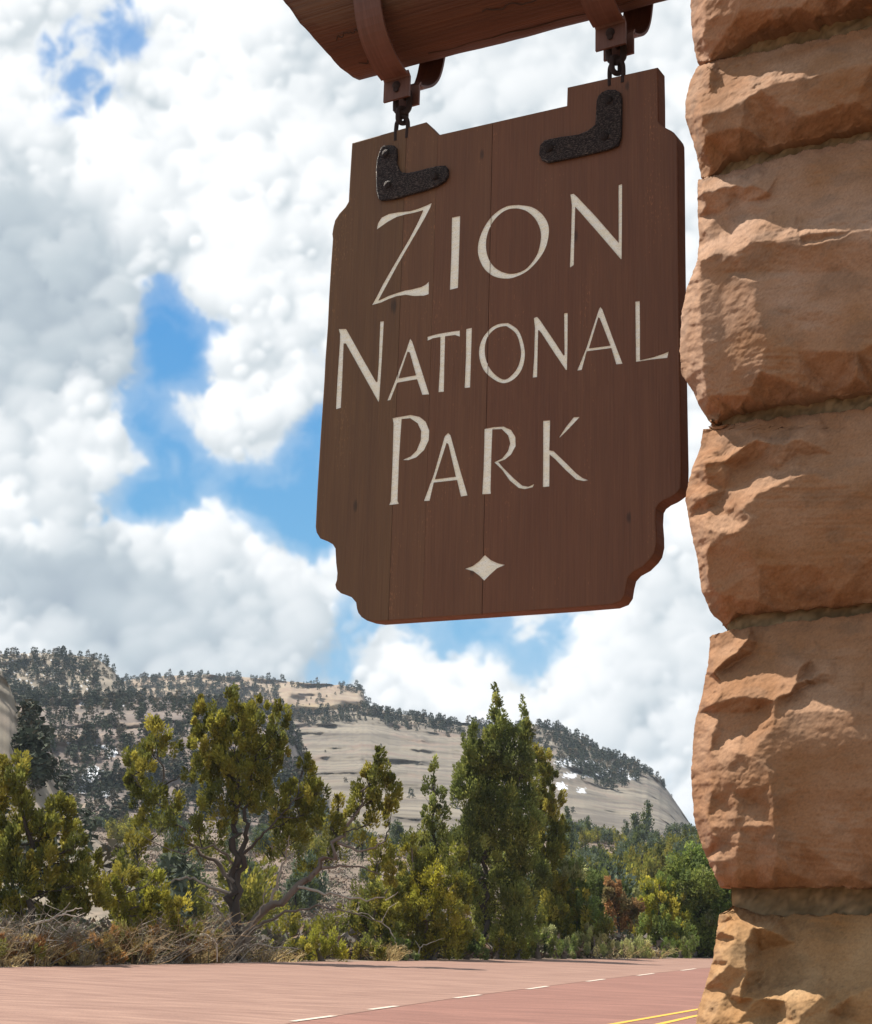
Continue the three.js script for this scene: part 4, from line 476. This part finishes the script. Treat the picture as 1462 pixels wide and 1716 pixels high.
const S5 = { seed: 5, edgeB: 1.2, left: [[1195, 1064], [1190, 1068], [1189, 1090], [1186, 1117], [1175, 1172.6], [1163.7, 1217], [1158, 1302], [1163.7, 1376], [1178.5, 1424], [1199, 1469], [1207, 1486]], top: [[1195, 1063], [1221, 1058], [1273, 1049], [1462, 1026], [1700, 1000]], bottom: [[1207, 1487], [1300, 1486], [1462, 1487], [1700, 1490]],
  pts: [...z3([[250, 385, 3], [330, 308, 3.6], [420, 248, 3.6], [520, 138, 3], [240, 290, .3], [330, 205, 0], [400, 165, .2], [280, 190, -1], [350, 370, 1.2], [450, 290, .8], [560, 230, .6], [600, 170, .4], [300, 460, 2.8], [400, 410, 2.2], [500, 350, 1.8], [650, 300, 1.2], [700, 330, 1.7], [800, 260, 1], [920, 250, .8], [300, 560, 5], [360, 600, 5.6], [450, 582, 6.2], [560, 584, 6.7], [720, 608, 7.2], [850, 545, 6.7], [890, 475, 6.1], [912, 355, 5], [930, 262, 1.6], [1000, 300, 1.8], [1100, 330, 2.6], [1110, 375, 3.3], [980, 445, 4.6], [950, 400, 2.2], [860, 560, 4.4], [980, 470, 3.2], [1050, 480, 3.2], [1200, 500, 3.2], [1280, 560, 3.4], [1370, 600, 3.5], [760, 665, 6.6], [850, 695, 6.9], [1000, 695, 6.9], [1150, 685, 6.9], [1300, 675, 6.6], [1380, 640, 5.5], [1200, 300, 1.2], [1400, 300, 1.3], [1300, 150, .4], [1000, 130, .2], [1400, 450, 2.6], [300, 700, 3.9], [450, 700, 4], [560, 700, 4.3], [620, 660, 4.8], [540, 760, 4.5], [480, 820, 4.2], [400, 880, 4.2], [280, 950, 4.2], [725, 640, 7.1], [700, 800, 7.8], [655, 1045, 8.3], [540, 1035, 8.2], [440, 1015, 8], [350, 1130, 7], [300, 1170, 6.4], [310, 850, 3.9], [230, 650, 4.5], [240, 850, 4.8], [235, 1000, 5], [235, 1150, 5], [1000, 900, 7.6], [1350, 900, 7.4]]),
    ...z4([[235, 100, 5.1], [240, 250, 5.1], [200, 400, 4.2], [245, 550, 5.1], [260, 750, 4.2], [270, 830, 3.2], [400, 200, 7.2], [418, 300, 7.3], [430, 400, 7.4], [440, 480, 7.4], [445, 550, 7.4], [440, 640, 7.1], [430, 720, 6.7], [432, 800, 5.8], [430, 880, 4.2], [668, 50, 9.0], [690, 150, 9.1], [702, 250, 9.2], [712, 370, 9.0], [722, 480, 8.9], [732, 600, 8.6], [740, 700, 8.3], [725, 790, 7], [700, 880, 5.2], [330, 300, 5.1], [340, 600, 5.1], [560, 300, 6.5], [580, 600, 6.3], [790, 150, 7.9], [800, 400, 7.5], [810, 650, 6.9], [560, 800, 5], [900, 200, 7.5], [1300, 200, 7.3], [900, 600, 6.6], [1300, 500, 6.2], [900, 850, 4.6], [1300, 850, 4.2]])] };
const S6 = { seed: 6, edge: -2, left: [[1228, 1521], [1206, 1532], [1201, 1561], [1195, 1610], [1184, 1647], [1171, 1687], [1166, 1720], [1163, 1790], [1175, 1850], [1200, 1872]], top: [[1228, 1520], [1260, 1530], [1300, 1535], [1462, 1532], [1700, 1528]], bottom: [[1200, 1873], [1300, 1874], [1462, 1878], [1700, 1890]],
  pts: c6([[300, 1212, 2.6], [262, 1300, 4.4], [330, 1250, 4.6], [420, 1275, 5.8], [485, 1292, 6], [330, 1330, 7], [300, 1450, 8.2], [380, 1480, 8.4], [385, 1340, 7], [440, 1380, 2], [600, 1350, 1], [800, 1350, .8], [470, 1480, 2], [700, 1440, 1.4], [430, 1530, 3], [530, 1535, 3], [650, 1510, 3], [750, 1488, 2.6], [850, 1555, 3.6], [430, 1600, 8.2], [560, 1610, 8.6], [700, 1610, 8.6], [745, 1660, 8], [860, 1585, 5.6], [290, 1560, 6.4], [350, 1600, 9], [330, 1716, 9.3], [600, 1716, 10], [800, 1680, 5], [900, 1716, 5], [250, 1650, 7.5], [220, 1716, 7.5], [260, 1400, 6.5], [240, 1500, 7], [500, 1800, 10], [800, 1850, 8], [300, 1900, 8], [340, 1630, 6.8], [520, 1660, 6.6]]) };
[S1, S2, S3, S4, S5, S6].forEach(stone);
// courses above and below the picture
function plain(seed, y0, y1, x0, cols) { const r = rngOf(seed), L = [], pts = []; for (let i = 0; i <= 6; i++) L.push([x0 - 18 * Math.sin(Math.PI * i / 6) + 8 * r(), lerp(y0, y1, i / 6)]); for (let k = 0; k < 40; k++) { const x = lerp(x0 + 15, 1680, r()), t = .1 + .8 * r(); pts.push([x, lerp(y0, y1, t), 2 + 5 * smooth(0, .5, t) - 2.5 * smooth(.6, 1, t) + 2 * r()]); } const s = (x) => (y0 < 0 ? -(x - x0) * .27 : (x - x0) * .02); stone({ seed, left: L, top: [[x0, y0 + .5], [1700, y0 + s(1700)]], bottom: [[x0, y1], [1700, y1 + s(1700)]], pts, fine: 4, cols: 90 }); }
plain(31, -620, -215, 1160, 90); plain(32, 1905, 2330, 1170, 90); plain(33, 2365, 2760, 1165, 90);
{ // mortar core, set back behind the faces of the stones
  const g = new THREE.BoxGeometry(.62, 4.4, .74, 90, 620, 24), p = g.attributes.position, col = [], c = fromFace(1.0, .55 - 1.05, FRONT - .042 - .37).sub(pillarO), m4 = new THREE.Matrix4().makeBasis(U, UP, NV).setPosition(c); g.applyMatrix4(m4); g.computeVertexNormals();
  const nn = g.attributes.normal; for (let i = 0; i < p.count; i++) { const q = new THREE.Vector3().fromBufferAttribute(p, i).add(pillarO), k = .010 * fbm3(q.x * 14, q.y * 22, q.z * 14, 4) + .009 * fbm3(q.x * 55, q.y * 65, q.z * 55, 4); p.setXYZ(i, p.getX(i) + nn.getX(i) * k, p.getY(i) + nn.getY(i) * k, p.getZ(i) + nn.getZ(i) * k); const s = clamp(.5 + fbm3(q.x * 12, q.y * 26, q.z * 12, 3)); const sp = 1 + .38 * n3(q.x * 190, q.y * 190, q.z * 190); col.push(...mix3([.20, .135, .065], [.33, .225, .12], s).map((v) => v * sp)); }
  g.deleteAttribute('uv'); g.setAttribute('color', new THREE.Float32BufferAttribute(col, 3)); g.computeVertexNormals(); part('mortar', g, stoneMat, pillar);
}

// ------------------------------------------------------------------ log beam
const woodTex = (a, b, seed, sx = 1, sy = 1, knots = [], wear = false) => dataTexture(512, 512, (u, v) => { const A = u * 6.283, g = fbm3(Math.cos(A) * 5 + seed, Math.sin(A) * 5, v * 1.3, 4), f = fbm3(Math.cos(A) * 26, Math.sin(A) * 26 + seed, Math.abs(v - .5) * 5, 3), big = fbm3(Math.cos(A) * .8, Math.sin(A) * .8 + seed, Math.abs(v - .5) * 2, 3); const k = 1 + .09 * f; let kn = 0; for (const [kx, ky, kr] of knots) { const q = Math.hypot((u - kx) * 1.2, (v - ky) * .75) / kr; kn = Math.max(kn, 1 - smooth(.25, 1, q + .25 * f)); } const fl = wear && n3b(u * 160, v * 60, seed) + .7 * big > 1.08 ? 1.28 : 1; return mix3(a, b, clamp(.5 + .55 * g + .5 * big)).map((c) => c * k * (1 - .32 * kn) * fl); }, true, [sx, sy]);
const beamMat = mat(0xffffff, .85, { vertexColors: true, bumpScale: .004, bumpMap: dataTexture(512, 512, (u, v) => { const A = u * 6.283, f = fbm3(Math.cos(A) * 9, Math.sin(A) * 9, Math.abs(v - .5) * 1.5, 5) * .5 + .5; return [f, f, f]; }, false, [1, 1]), map: woodTex(sr([78, 46, 29]), sr([98, 60, 38]), 3, 1, 1.2) }), grayMat = mat(0xffffff, .95, { map: woodTex(sr([112, 92, 82]), sr([138, 116, 104]), 8, 1, 1.2) });
{
  const N = 72, L = 90, u0 = -.478, u1 = .95, make = (from, to, grow) => {
    const pos = [], uv = [], idx = [], col = [], n = to - from;
    for (let i = 0; i <= L; i++) for (let s = 0; s <= n; s++) {
      const t = i / L, th = (from + s) / N * 2 * Math.PI, cy = lerp(1.236, 1.214, t), R = lerp(.185, .203, t);
      const facet = Math.PI / 6, ff = Math.abs(((th + .2) % (2 * facet)) - facet), hew = Math.cos(facet * .55) / Math.cos(ff * .55) * 1.0;
      const uu = lerp(u0, u1, t), rr = (R * (.985 + .015 * hew) + .0035 * fbm3(uu * 3, Math.cos(th) * 4, Math.sin(th) * 4, 4) + grow * (.002 + .006 * Math.max(0, fbm3(uu * 30, th * 4, 2, 3)))) ;
      const yy = cy + Math.sin(th) * rr, dd = .01 + Math.cos(th) * rr, cut = (1 - t) * (1 - smooth(0, .5, t)) * -.62 * (yy - 1.05) ;
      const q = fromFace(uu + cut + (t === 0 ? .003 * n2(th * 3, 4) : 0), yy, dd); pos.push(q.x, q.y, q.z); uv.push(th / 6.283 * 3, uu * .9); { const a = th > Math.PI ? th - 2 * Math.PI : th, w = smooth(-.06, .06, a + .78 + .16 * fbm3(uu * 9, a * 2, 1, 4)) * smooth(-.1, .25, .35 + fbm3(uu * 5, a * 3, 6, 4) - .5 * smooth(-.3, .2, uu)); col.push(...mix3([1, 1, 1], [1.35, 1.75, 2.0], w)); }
    }
    for (let i = 0; i < L; i++) for (let s = 0; s < n; s++) { const p = i * (n + 1) + s; idx.push(p, p + 1, p + n + 1, p + 1, p + n + 2, p + n + 1); }
    const c0 = pos.length / 3; for (const [i, uu, cy] of [[0, u0 - .62 * .18, 1.236], [L, u1, 1.214]]) { const q = fromFace(uu, cy, .01); const c = pos.length / 3; pos.push(q.x, q.y, q.z); col.push(1.2, 1.3, 1.3); uv.push(.5, .5); if (grow === 0) for (let s = 0; s < n; s++) idx.push(c, i * (n + 1) + s + (i ? 0 : 1), i * (n + 1) + s + (i ? 1 : 0)); }
    const g = geo(pos, idx, uv, col); const o = fromFace(.2, 1.225, 0); g.translate(-o.x, -o.y, -o.z); return [g, o];
  };
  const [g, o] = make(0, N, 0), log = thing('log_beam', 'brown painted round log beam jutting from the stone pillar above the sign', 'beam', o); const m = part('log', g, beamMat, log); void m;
  // long drying crack along the underside, shown as a thin dark seam cut into the log
  const pts = []; for (let k = 0; k <= 30; k++) { const uu = lerp(-.22, .62, k / 30), th = -1.72 + .03 * n2(k * .2, 1), t = (uu + .45) / 1.4, R = lerp(.185, .203, t) + .0006, cy = lerp(1.236, 1.214, t); pts.push(fromFace(uu, cy + Math.sin(th) * R, .01 + Math.cos(th) * R).sub(o)); }
  const crackM = mat(lin(.05, .028, .018), 1); part('drying_crack', new THREE.TubeGeometry(new THREE.CatmullRomCurve3(pts), 60, .0018, 5), crackM, log);
  for (const [ua, ub, th0] of [[-.44, -.36, -.95], [-.2, .1, -.6], [.0, .22, -1.2], [.35, .6, -.85], [-.42, -.3, -1.5]]) { const q = []; for (let k = 0; k <= 16; k++) { const uu = lerp(ua, ub, k / 16), th = th0 + .05 * n2(k * .3, th0 * 9), t = (uu + .478) / 1.428, R = lerp(.185, .203, t) + .001, cy = lerp(1.236, 1.214, t); q.push(fromFace(uu, cy + Math.sin(th) * R, .01 + Math.cos(th) * R).sub(o)); } part('drying_crack', new THREE.TubeGeometry(new THREE.CatmullRomCurve3(q), 40, .0016, 5), crackM, log); }
}

// ------------------------------------------------------------------ hangers: strap round the log, two ears with a bolt, chain links, staple in the board
const ironMat = mat(0xffffff, .62, { metalness: .55, map: dataTexture(256, 256, (u, v) => { const a = torusNoise(u, v, 2, 5), b = torusNoise(v, u, 6, 3), k = 1 + .3 * b; return mix3(sr([58, 50, 50]), sr([86, 66, 58]), clamp(.5 + a)).map((c) => c * k); }, true, [4, 4]), bumpMap: dataTexture(256, 256, (u, v) => { const a = torusNoise(u, v, 5, 4) * .5 + .5; return [a, a, a]; }, false, [4, 4]), bumpScale: .003 });
const strapMat = mat(0xffffff, .55, { metalness: .25, map: woodTex(sr([92, 58, 45]), sr([110, 72, 57]), 5, 3, 3) });
function ribbon(profile, w, th) { // profile: [d, y] points of the strap's middle; extruded along U with thickness
  const pos = [], idx = [], uv = [], n = profile.length; let run = 0;
  for (let i = 0; i < n; i++) {
    const a = profile[Math.max(0, i - 1)], b = profile[Math.min(n - 1, i + 1)], dx = b[0] - a[0], dy = b[1] - a[1], l = Math.hypot(dx, dy) || 1, nx = -dy / l * th / 2, ny = dx / l * th / 2; if (i) run += Math.hypot(profile[i][0] - profile[i - 1][0], profile[i][1] - profile[i - 1][1]);
    for (const [s, e] of [[-1, 1], [1, 1], [1, -1], [-1, -1]]) { pos.push(s * w / 2, profile[i][1] + ny * e, profile[i][0] + nx * e); uv.push(s * w / 2, run); }
  }
  const flat = new THREE.BufferGeometry(); for (let i = 0; i < n - 1; i++) for (let s = 0; s < 4; s++) { const p = i * 4 + s, q = i * 4 + (s + 1) % 4; idx.push(p, p + 4, q, q, p + 4, q + 4); } idx.push(0, 1, 2, 0, 2, 3); const e = (n - 1) * 4; idx.push(e, e + 2, e + 1, e, e + 3, e + 2);
  flat.setAttribute('position', new THREE.Float32BufferAttribute(pos, 3)); flat.setAttribute('uv', new THREE.Float32BufferAttribute(uv, 2)); flat.setIndex(idx); const g = flat.toNonIndexed(); g.computeVertexNormals(); return g;
}
const faceM = new THREE.Matrix4().makeBasis(U, UP, NV);
function faceGroup(name, label, category, u, y, d, group) { const g = thing(name, label, category, fromFace(u, y, d), group); g.quaternion.setFromRotationMatrix(faceM); return g; }
function bolt(r, h) { const g = new THREE.LatheGeometry([[.0001, h], [r * .45, h * .97], [r * .8, h * .7], [r, h * .25], [r, 0], [.0001, 0]].map((p) => new THREE.Vector2(...p)), 18); g.rotateX(Math.PI / 2); return g; }
function linkShape(a, b, r) { const pts = []; for (let k = 0; k < 28; k++) { const t = k / 28 * 6.283, c = Math.cos(t), s = Math.sin(t); pts.push(new THREE.Vector3(c * a, s * a + Math.sign(s) * b, 0)); } return new THREE.TubeGeometry(new THREE.CatmullRomCurve3(pts, true), 56, r, 8, true); }
for (const [uc, near, top, stap] of [[-.293, 'at the free end of the log', .0, .826], [.337, 'beside the pillar', -.022, .822]]) {
  const y0 = top, prof = [], earB = .905 + y0;
  prof.push([.024, earB]); prof.push([.024, .965 + y0]); prof.push([.034, .976 + y0]);
  for (let k = 0; k <= 70; k++) { const t = k / 70, th = lerp(-1.36, Math.PI + 1.36, t), cy = lerp(1.162, 1.236, smooth(-.7, .35, Math.sin(th))) + y0 * (Math.sin(th) > 0 ? .8 : 1), R = .2 + (uc > 0 ? .011 * smooth(-.2, .5, Math.sin(th)) : 0); prof.push([Math.cos(th) * R * (Math.cos(th) < 0 ? lerp(1, .82, smooth(.35, -.35, Math.sin(th))) : 1), cy + Math.sin(th) * R]); }
  prof.push([-.034, .976 + y0]); prof.push([-.026, .965 + y0]); prof.push([-.026, earB]);
  const g = faceGroup('strap_hanger', 'brown iron strap looped round the log beam ' + near, 'strap', uc, 0, .0), w = .082;
  part('strap', ribbon(prof, w, .007), strapMat, g);
  const b1 = part('bolt', bolt(.012, .010), ironMat, g); b1.position.set(0, .945 + y0, .0277);
  const pin = new THREE.CylinderGeometry(.0075, .0075, .074, 12); pin.rotateX(Math.PI / 2); const pn = part('bolt_shank', pin, ironMat, g); pn.position.set(0, .932 + y0, -.004);
  const nut = part('nut', new THREE.CylinderGeometry(.013, .013, .011, 6), ironMat, g); nut.geometry.rotateX(Math.PI / 2); nut.position.set(0, .932 + y0, -.0375);
  // shackle, then link, hanging between the ears
  const ch = faceGroup('hanging_chain', 'short dark iron chain between strap and sign ' + near, 'chain', uc + .003, 0, -.002), r = .0072;
  const s1 = part('shackle', linkShape(.0185, .017, .0085), ironMat, ch); s1.rotation.y = .35; s1.position.set(0, .932 + y0 - .0185 - .017 + .0155, 0);
  const yB = s1.position.y - .0355, lk = part('chain_link', linkShape(.0125, .010, r), ironMat, ch); lk.rotation.y = Math.PI / 2 - .55; lk.position.set(0, yB - .0225 + .0145, 0);
  void stap;
}

// ------------------------------------------------------------------ the sign
{
  const T = .05, Z = (l, x0, y0, k) => l.map(([x, y]) => faceXY(x0 + x / k, y0 + y / k));
  const px = (l) => l.map(([x, y]) => faceXY(x, y));
  const sign = faceGroup('hanging_sign', 'brown wooden board reading ZION NATIONAL PARK hanging from the log beam', 'sign', 0, 0, 0);
  const outline = px([[589.8, 239.4], [714.5, 204.1], [735.4, 225.6], [949.8, 176.9], [950.8, 146.1], [1102.2, 112.5], [1103.2, 165], [1103.3, 203.2], [1107.8, 209.3], [1116, 214], [1124, 218], [1129.3, 221.6], [1133.5, 227], [1135.5, 233], [1136, 260], [1137, 400], [1139, 600], [1142, 780], [1141, 817], [1136.3, 824.5], [1130, 829.5], [1123.2, 833.9], [1112, 839], [1103.6, 845.3], [1099.8, 852], [1098.7, 871.4], [1100.5, 895], [1100.7, 910.6], [1097.1, 926.9], [1090.6, 936.7], [1077.5, 949.7], [1061.2, 958.7], [1053, 967.7], [1049.8, 980.7], [1047.3, 997], [1040, 1007.7], [1025.3, 1013.4], [960, 1018.8], [800, 1030], [629.4, 1041.7], [614.4, 1039.7], [605.3, 1033.7], [600, 1027], [597.8, 1020.2], [596.3, 1009.6], [588.8, 1000.6], [580, 997], [570.7, 993.8], [563.2, 987], [561.4, 979.5], [564, 972], [565, 960], [562.9, 943.4], [561.7, 919.3], [557.2, 911.8], [546.7, 905.8], [536.1, 902], [530.1, 892.2], [528.6, 883.2], [531.6, 820], [537, 730], [543, 640], [545, 600], [549, 545], [551, 500], [554, 450], [557.5, 400], [556.5, 392], [558.4, 380], [561.3, 368.8], [568.7, 357.3], [578.6, 346.7], [584, 337.6], [586, 300]]);
  const shape = new THREE.Shape(outline);
  const zi = (l) => Z(l, 600, 300, 4.873), on = (l) => Z(l, 780, 320, 3.951), na = (l) => Z(l, 540, 500, 4.569), nn = (l) => Z(l, 500, 290, 2.15), nl = (l) => Z(l, 860, 490, 5.041), pk = (l) => Z(l, 620, 680, 3.847);
  const round = (l, n = 90) => new THREE.SplineCurve([...l, l[0]]).getPoints(n).slice(0, -1);
  const glyphs = [
    ['letter', zi([[150, 415], [160, 360], [190, 312], [250, 282], [330, 268], [420, 260], [490, 240], [560, 212], [605, 190], [590, 235], [540, 330], [470, 450], [400, 570], [330, 690], [260, 820], [200, 930], [168, 990], [240, 955], [310, 930], [380, 908], [440, 898], [510, 880], [550, 860], [580, 830], [578, 940], [540, 952], [460, 955], [390, 945], [320, 955], [250, 980], [190, 1008], [110, 1030], [150, 960], [200, 860], [280, 720], [350, 600], [420, 480], [490, 345], [530, 255], [460, 275], [390, 288], [320, 308], [250, 345], [200, 380]])],
    ['letter', zi([[765, 312], [835, 298], [828, 560], [817, 888], [748, 906], [760, 600]])],
    ['letter', round(on([[350, 90], [440, 105], [510, 155], [548, 220], [552, 290], [530, 380], [480, 460], [410, 530], [330, 570], [265, 580], [190, 565], [130, 520], [95, 460], [80, 390], [92, 310], [130, 225], [190, 150], [270, 100]])), round(on([[340, 115], [400, 130], [455, 175], [490, 240], [498, 310], [480, 400], [440, 470], [390, 520], [320, 545], [260, 540], [200, 510], [160, 460], [140, 400], [138, 330], [155, 260], [190, 195], [240, 145], [290, 120]]))],
    ['letter', on([[693, 20], [715, 15], [740, 38], [860, 165], [1013, 340], [1012.6, 100], [1012.6, -43], [1038, -49], [1037, 200], [1035, 450], [1030, 452], [900, 300], [760, 140], [728, 105], [722, 300], [718, 490], [695, 507], [690, 498], [698, 300], [703, 90]])],
    ['letter', na([[122, 232], [183, 232], [210, 280], [310, 460], [412, 638], [420, 635], [430, 500], [442, 175], [473, 172], [455, 500], [437, 780], [432, 797], [350, 650], [180, 345], [165, 345], [155, 600], [143, 838], [102, 850], [115, 600], [133, 340], [135, 270]])],
    ['letter', na([[672, 303], [690, 330], [755, 530], [820, 735], [765, 738], [725, 619], [575, 645], [523, 778], [495, 783], [560, 620], [640, 400]]), na([[655, 408], [668, 412], [716, 586], [586, 610]])],
    ['letter', na([[803, 292], [880, 270], [1000, 250], [1055, 243], [1055, 293], [1020, 280], [942, 290], [936, 500], [932, 715], [888, 718], [900, 500], [903, 295], [850, 305], [805, 325]])],
    ['letter', na([[1100, 232], [1147, 222], [1140, 450], [1133, 682], [1088, 686], [1098, 450]])],
    ['letter', round(nn([[755, 539], [795, 570], [816, 640], [808, 700], [780, 740], [740, 757], [700, 740], [665, 705], [650, 650], [660, 600], [690, 560], [720, 543]])), round(nn([[750, 551], [785, 580], [801, 640], [793, 690], [770, 725], [740, 743], [705, 722], [681, 685], [672, 640], [680, 595], [705, 565], [728, 554]]))],
    ['letter', nl([[172, 213], [200, 203], [225, 230], [330, 385], [425, 530], [432, 525], [428, 172], [462, 170], [460, 450], [455, 655], [445, 655], [340, 500], [240, 345], [218, 318], [212, 320], [208, 500], [203, 715], [163, 720], [175, 550], [182, 300]])],
    ['letter', nl([[735, 117], [755, 145], [840, 380], [925, 602], [870, 608], [828, 470], [622, 497], [580, 655], [538, 660], [615, 470], [722, 140]]), nl([[720, 210], [730, 216], [820, 446], [642, 470]])],
    ['letter', nl([[1030, 75], [1070, 70], [1072, 300], [1072, 570], [1180, 545], [1270, 515], [1315, 495], [1303, 553], [1180, 565], [1035, 587], [1033, 400]])],
    ['letter', pk([[143, 78], [200, 68], [260, 57], [320, 70], [360, 102], [383, 160], [380, 220], [350, 285], [300, 332], [250, 350], [215, 350], [213, 345], [260, 325], [300, 285], [325, 220], [328, 160], [305, 110], [260, 80], [205, 85], [197, 200], [188, 350], [178, 610], [187, 632], [120, 640], [132, 615], [142, 400], [150, 110]])],
    ['letter', pk([[503, 172], [520, 190], [575, 390], [630, 578], [585, 585], [560, 478], [412, 495], [385, 612], [345, 614], [410, 440], [480, 195]]), pk([[495, 238], [504, 246], [552, 455], [420, 472]])],
    ['letter', pk([[737, 148], [800, 135], [860, 132], [910, 155], [938, 200], [940, 260], [910, 315], [870, 347], [828, 362], [860, 400], [930, 470], [980, 513], [1020, 520], [1062, 500], [1050, 525], [1000, 537], [960, 530], [900, 480], [850, 410], [800, 362], [850, 338], [888, 290], [902, 240], [890, 190], [850, 150], [790, 152], [784, 300], [778, 540], [780, 567], [722, 570], [731, 400], [735, 250]])],
    ['letter', pk([[1115, 95], [1162, 92], [1160, 200], [1157, 286], [1182, 290], [1250, 355], [1330, 435], [1370, 465], [1410, 480], [1380, 485], [1330, 475], [1260, 412], [1190, 340], [1159, 314], [1157, 520], [1113, 524], [1115, 300]])],
    ['letter_stroke', pk([[1312, 72], [1355, 70], [1290, 140], [1225, 205], [1219, 200], [1262, 135]])],
    ['diamond', pk([[740, 960], [780, 995], [820, 1013], [872, 1025], [820, 1048], [770, 1093], [737, 1128], [705, 1095], [665, 1065], [610, 1050], [660, 1032], [700, 1002]])]];
  const glyphShape = ([, out, hole]) => { const s = new THREE.Shape(out); if (hole) s.holes.push(new THREE.Path(hole)); return s; };
  const solidB = new THREE.ExtrudeGeometry(shape, { depth: T - .006, bevelEnabled: true, bevelThickness: .003, bevelSize: .003, bevelOffset: -.003, bevelSegments: 2, curveSegments: 1 }); solidB.translate(0, 0, -T + .003);
  const CUT = .0045, ev = new Evaluator(); ev.useGroups = false; ev.attributes = ['position', 'normal', 'uv'];
  const brush = (g) => { const b = new Brush(g); b.updateMatrixWorld(true); return b; };
  const cutters = glyphs.map((q) => { const g = new THREE.ExtrudeGeometry(glyphShape(q), { depth: CUT + .01, bevelEnabled: false, curveSegments: 1 }); g.translate(0, 0, -CUT); return g; });
  let body = ev.evaluate(brush(solidB), brush(mergeGeometries(cutters)), SUBTRACTION);
  // plank joints: fine grooves in the face, planks cut apart at the joint
  const seams = [[[668, 600], [652, 1000]], [[733, 350], [708, 950]], [[822, 380], [809, 1000]]].map(([a, b]) => { const p = faceXY(...a), q = faceXY(...b); return (p.x + q.x) / 2; });
  const grooves = seams.map((x, i) => { const w = [.0011, .0006, .0016][i], g = new THREE.BoxGeometry(w, 2, .010); g.translate(x, .1, 0); return g; });
  body = ev.evaluate(body, brush(mergeGeometries(grooves)), SUBTRACTION);
  const tints = [[[99, 68, 43], [109, 77, 48]], [[101, 66, 42], [111, 75, 48]], [[101, 64, 41], [111, 73, 47]], [[100, 61, 39], [110, 70, 45]]];
  const bump = dataTexture(512, 512, (u, v) => { const A = u * 6.283, f = fbm3(Math.cos(A) * 22, Math.sin(A) * 22, Math.abs(v - .5) * 4, 4) * .5 + .5; return [f, f, f]; }, false, [1.3, 1]);
  const bounds = [-1, ...seams, 1];
  for (let k = 0; k < 4; k++) {
    const box = new THREE.BoxGeometry(bounds[k + 1] - bounds[k], 3, .4); box.translate((bounds[k] + bounds[k + 1]) / 2, 0, 0);
    const g = ev.evaluate(body, brush(box), INTERSECTION).geometry;
    const t = woodTex(sr(tints[k][0]), sr(tints[k][1]), 11 + k * 3, 1.3, .9, [[[.62, .28, .02], [.5, .8, .014]], [[.9, .45, .012]], [[.95, .62, .014]], [[.3, .36, .016], [.48, .7, .012]]][k], true);
    part('plank', g, mat(0xffffff, .72, { map: t, bumpMap: bump, bumpScale: .0011 }), sign);
  }
  // letters: cream paint filling the bottom of the carving
  const cream = dataTexture(512, 512, (u, v) => { const a = torusNoise(u, v, 1.2, 5), f = torusNoise(v, u, 7, 3), crack = Math.abs(torusNoise(u + .3, v, 2.4, 4)) < .012 ? .62 : 1; return mix3(sr([250, 238, 210]), sr([254, 248, 234]), clamp(.5 + a)).map((c) => c * (1 + .05 * f) * crack); }, true, [4, 4]);
  const paintM = mat(0xffffff, .75, { map: cream });
  for (const q of glyphs) { const g = new THREE.ExtrudeGeometry(glyphShape(q), { depth: .0020, bevelEnabled: false, curveSegments: 1 }); g.translate(0, 0, -CUT + .0001); const s = 1; void s; part(q[0], g, paintM, sign); }
  // corner irons
  const bracketMat = mat(0xffffff, .62, { metalness: .6, map: dataTexture(512, 512, (u, v) => { const a = torusNoise(u, v, 2.2, 4), b = torusNoise(v, u, 6, 2), s = smooth(.05, .5, a + .5 * b); return mix3(sr([46, 40, 40]), sr([124, 110, 100]), s); }, true, [9, 9]), bumpMap: dataTexture(512, 512, (u, v) => { const a = torusNoise(u, v, 5, 3) * .5 + .5; return [a, a, a]; }, false, [9, 9]), bumpScale: .004 });
  const left = Z([[640, 405], [700, 398], [750, 402], [775, 428], [780, 500], [777, 580], [800, 640], [830, 678], [900, 680], [1000, 660], [1100, 632], [1200, 610], [1270, 606], [1300, 640], [1300, 710], [1270, 765], [1180, 820], [1050, 865], [900, 905], [750, 948], [620, 963], [590, 945], [570, 870], [565, 650], [575, 550], [597, 480], [615, 430]], 540, 180, 6.09);
  const right = Z([[640, 765], [690, 745], [750, 745], [788, 770], [800, 820], [800, 1000], [795, 1130], [770, 1200], [700, 1230], [600, 1255], [400, 1300], [200, 1340], [150, 1320], [125, 1270], [135, 1200], [170, 1157], [300, 1130], [450, 1110], [530, 1075], [585, 1030], [590, 950], [595, 840], [610, 795]], 880, 0, 4.873);
  for (const [sh, bolts] of [[left, Z([[672, 487], [690, 805], [1175, 715]], 540, 180, 6.09)], [right, Z([[695, 830], [665, 1125], [215, 1220]], 880, 0, 4.873)]]) {
    const g = new THREE.ExtrudeGeometry(new THREE.Shape(sh), { depth: .004, bevelEnabled: true, bevelThickness: .003, bevelSize: .004, bevelOffset: -.004, bevelSegments: 3, curveSegments: 1 }); g.translate(0, 0, .0033);
    const b = part('corner_iron', g, bracketMat, sign); b.userData = { label: 'hammered black iron corner bracket' };
    for (const q of bolts) { const c = part('bolt', bolt(.0115, .008), bracketMat, b); c.position.set(q.x, q.y, .010); }
  }
  // staples driven into the top edge
  for (const [uc, y] of [[-.29, .826], [.340, .822]]) { const pts = [[-.0175, -.03], [-.0185, .01], [-.016, .026], [-.008, .036], [0, .039], [.008, .036], [.016, .026], [.0185, .01], [.0175, -.03]].map(([x, yy]) => new THREE.Vector3(uc + x, y + yy, -.004)); part('staple', new THREE.TubeGeometry(new THREE.CatmullRomCurve3(pts), 40, .0062, 8), ironMat, sign); }
}
scene.fog = new THREE.FogExp2(0xc4d2e2, .00014);
shade(scene);
renderer.render(scene, camera);
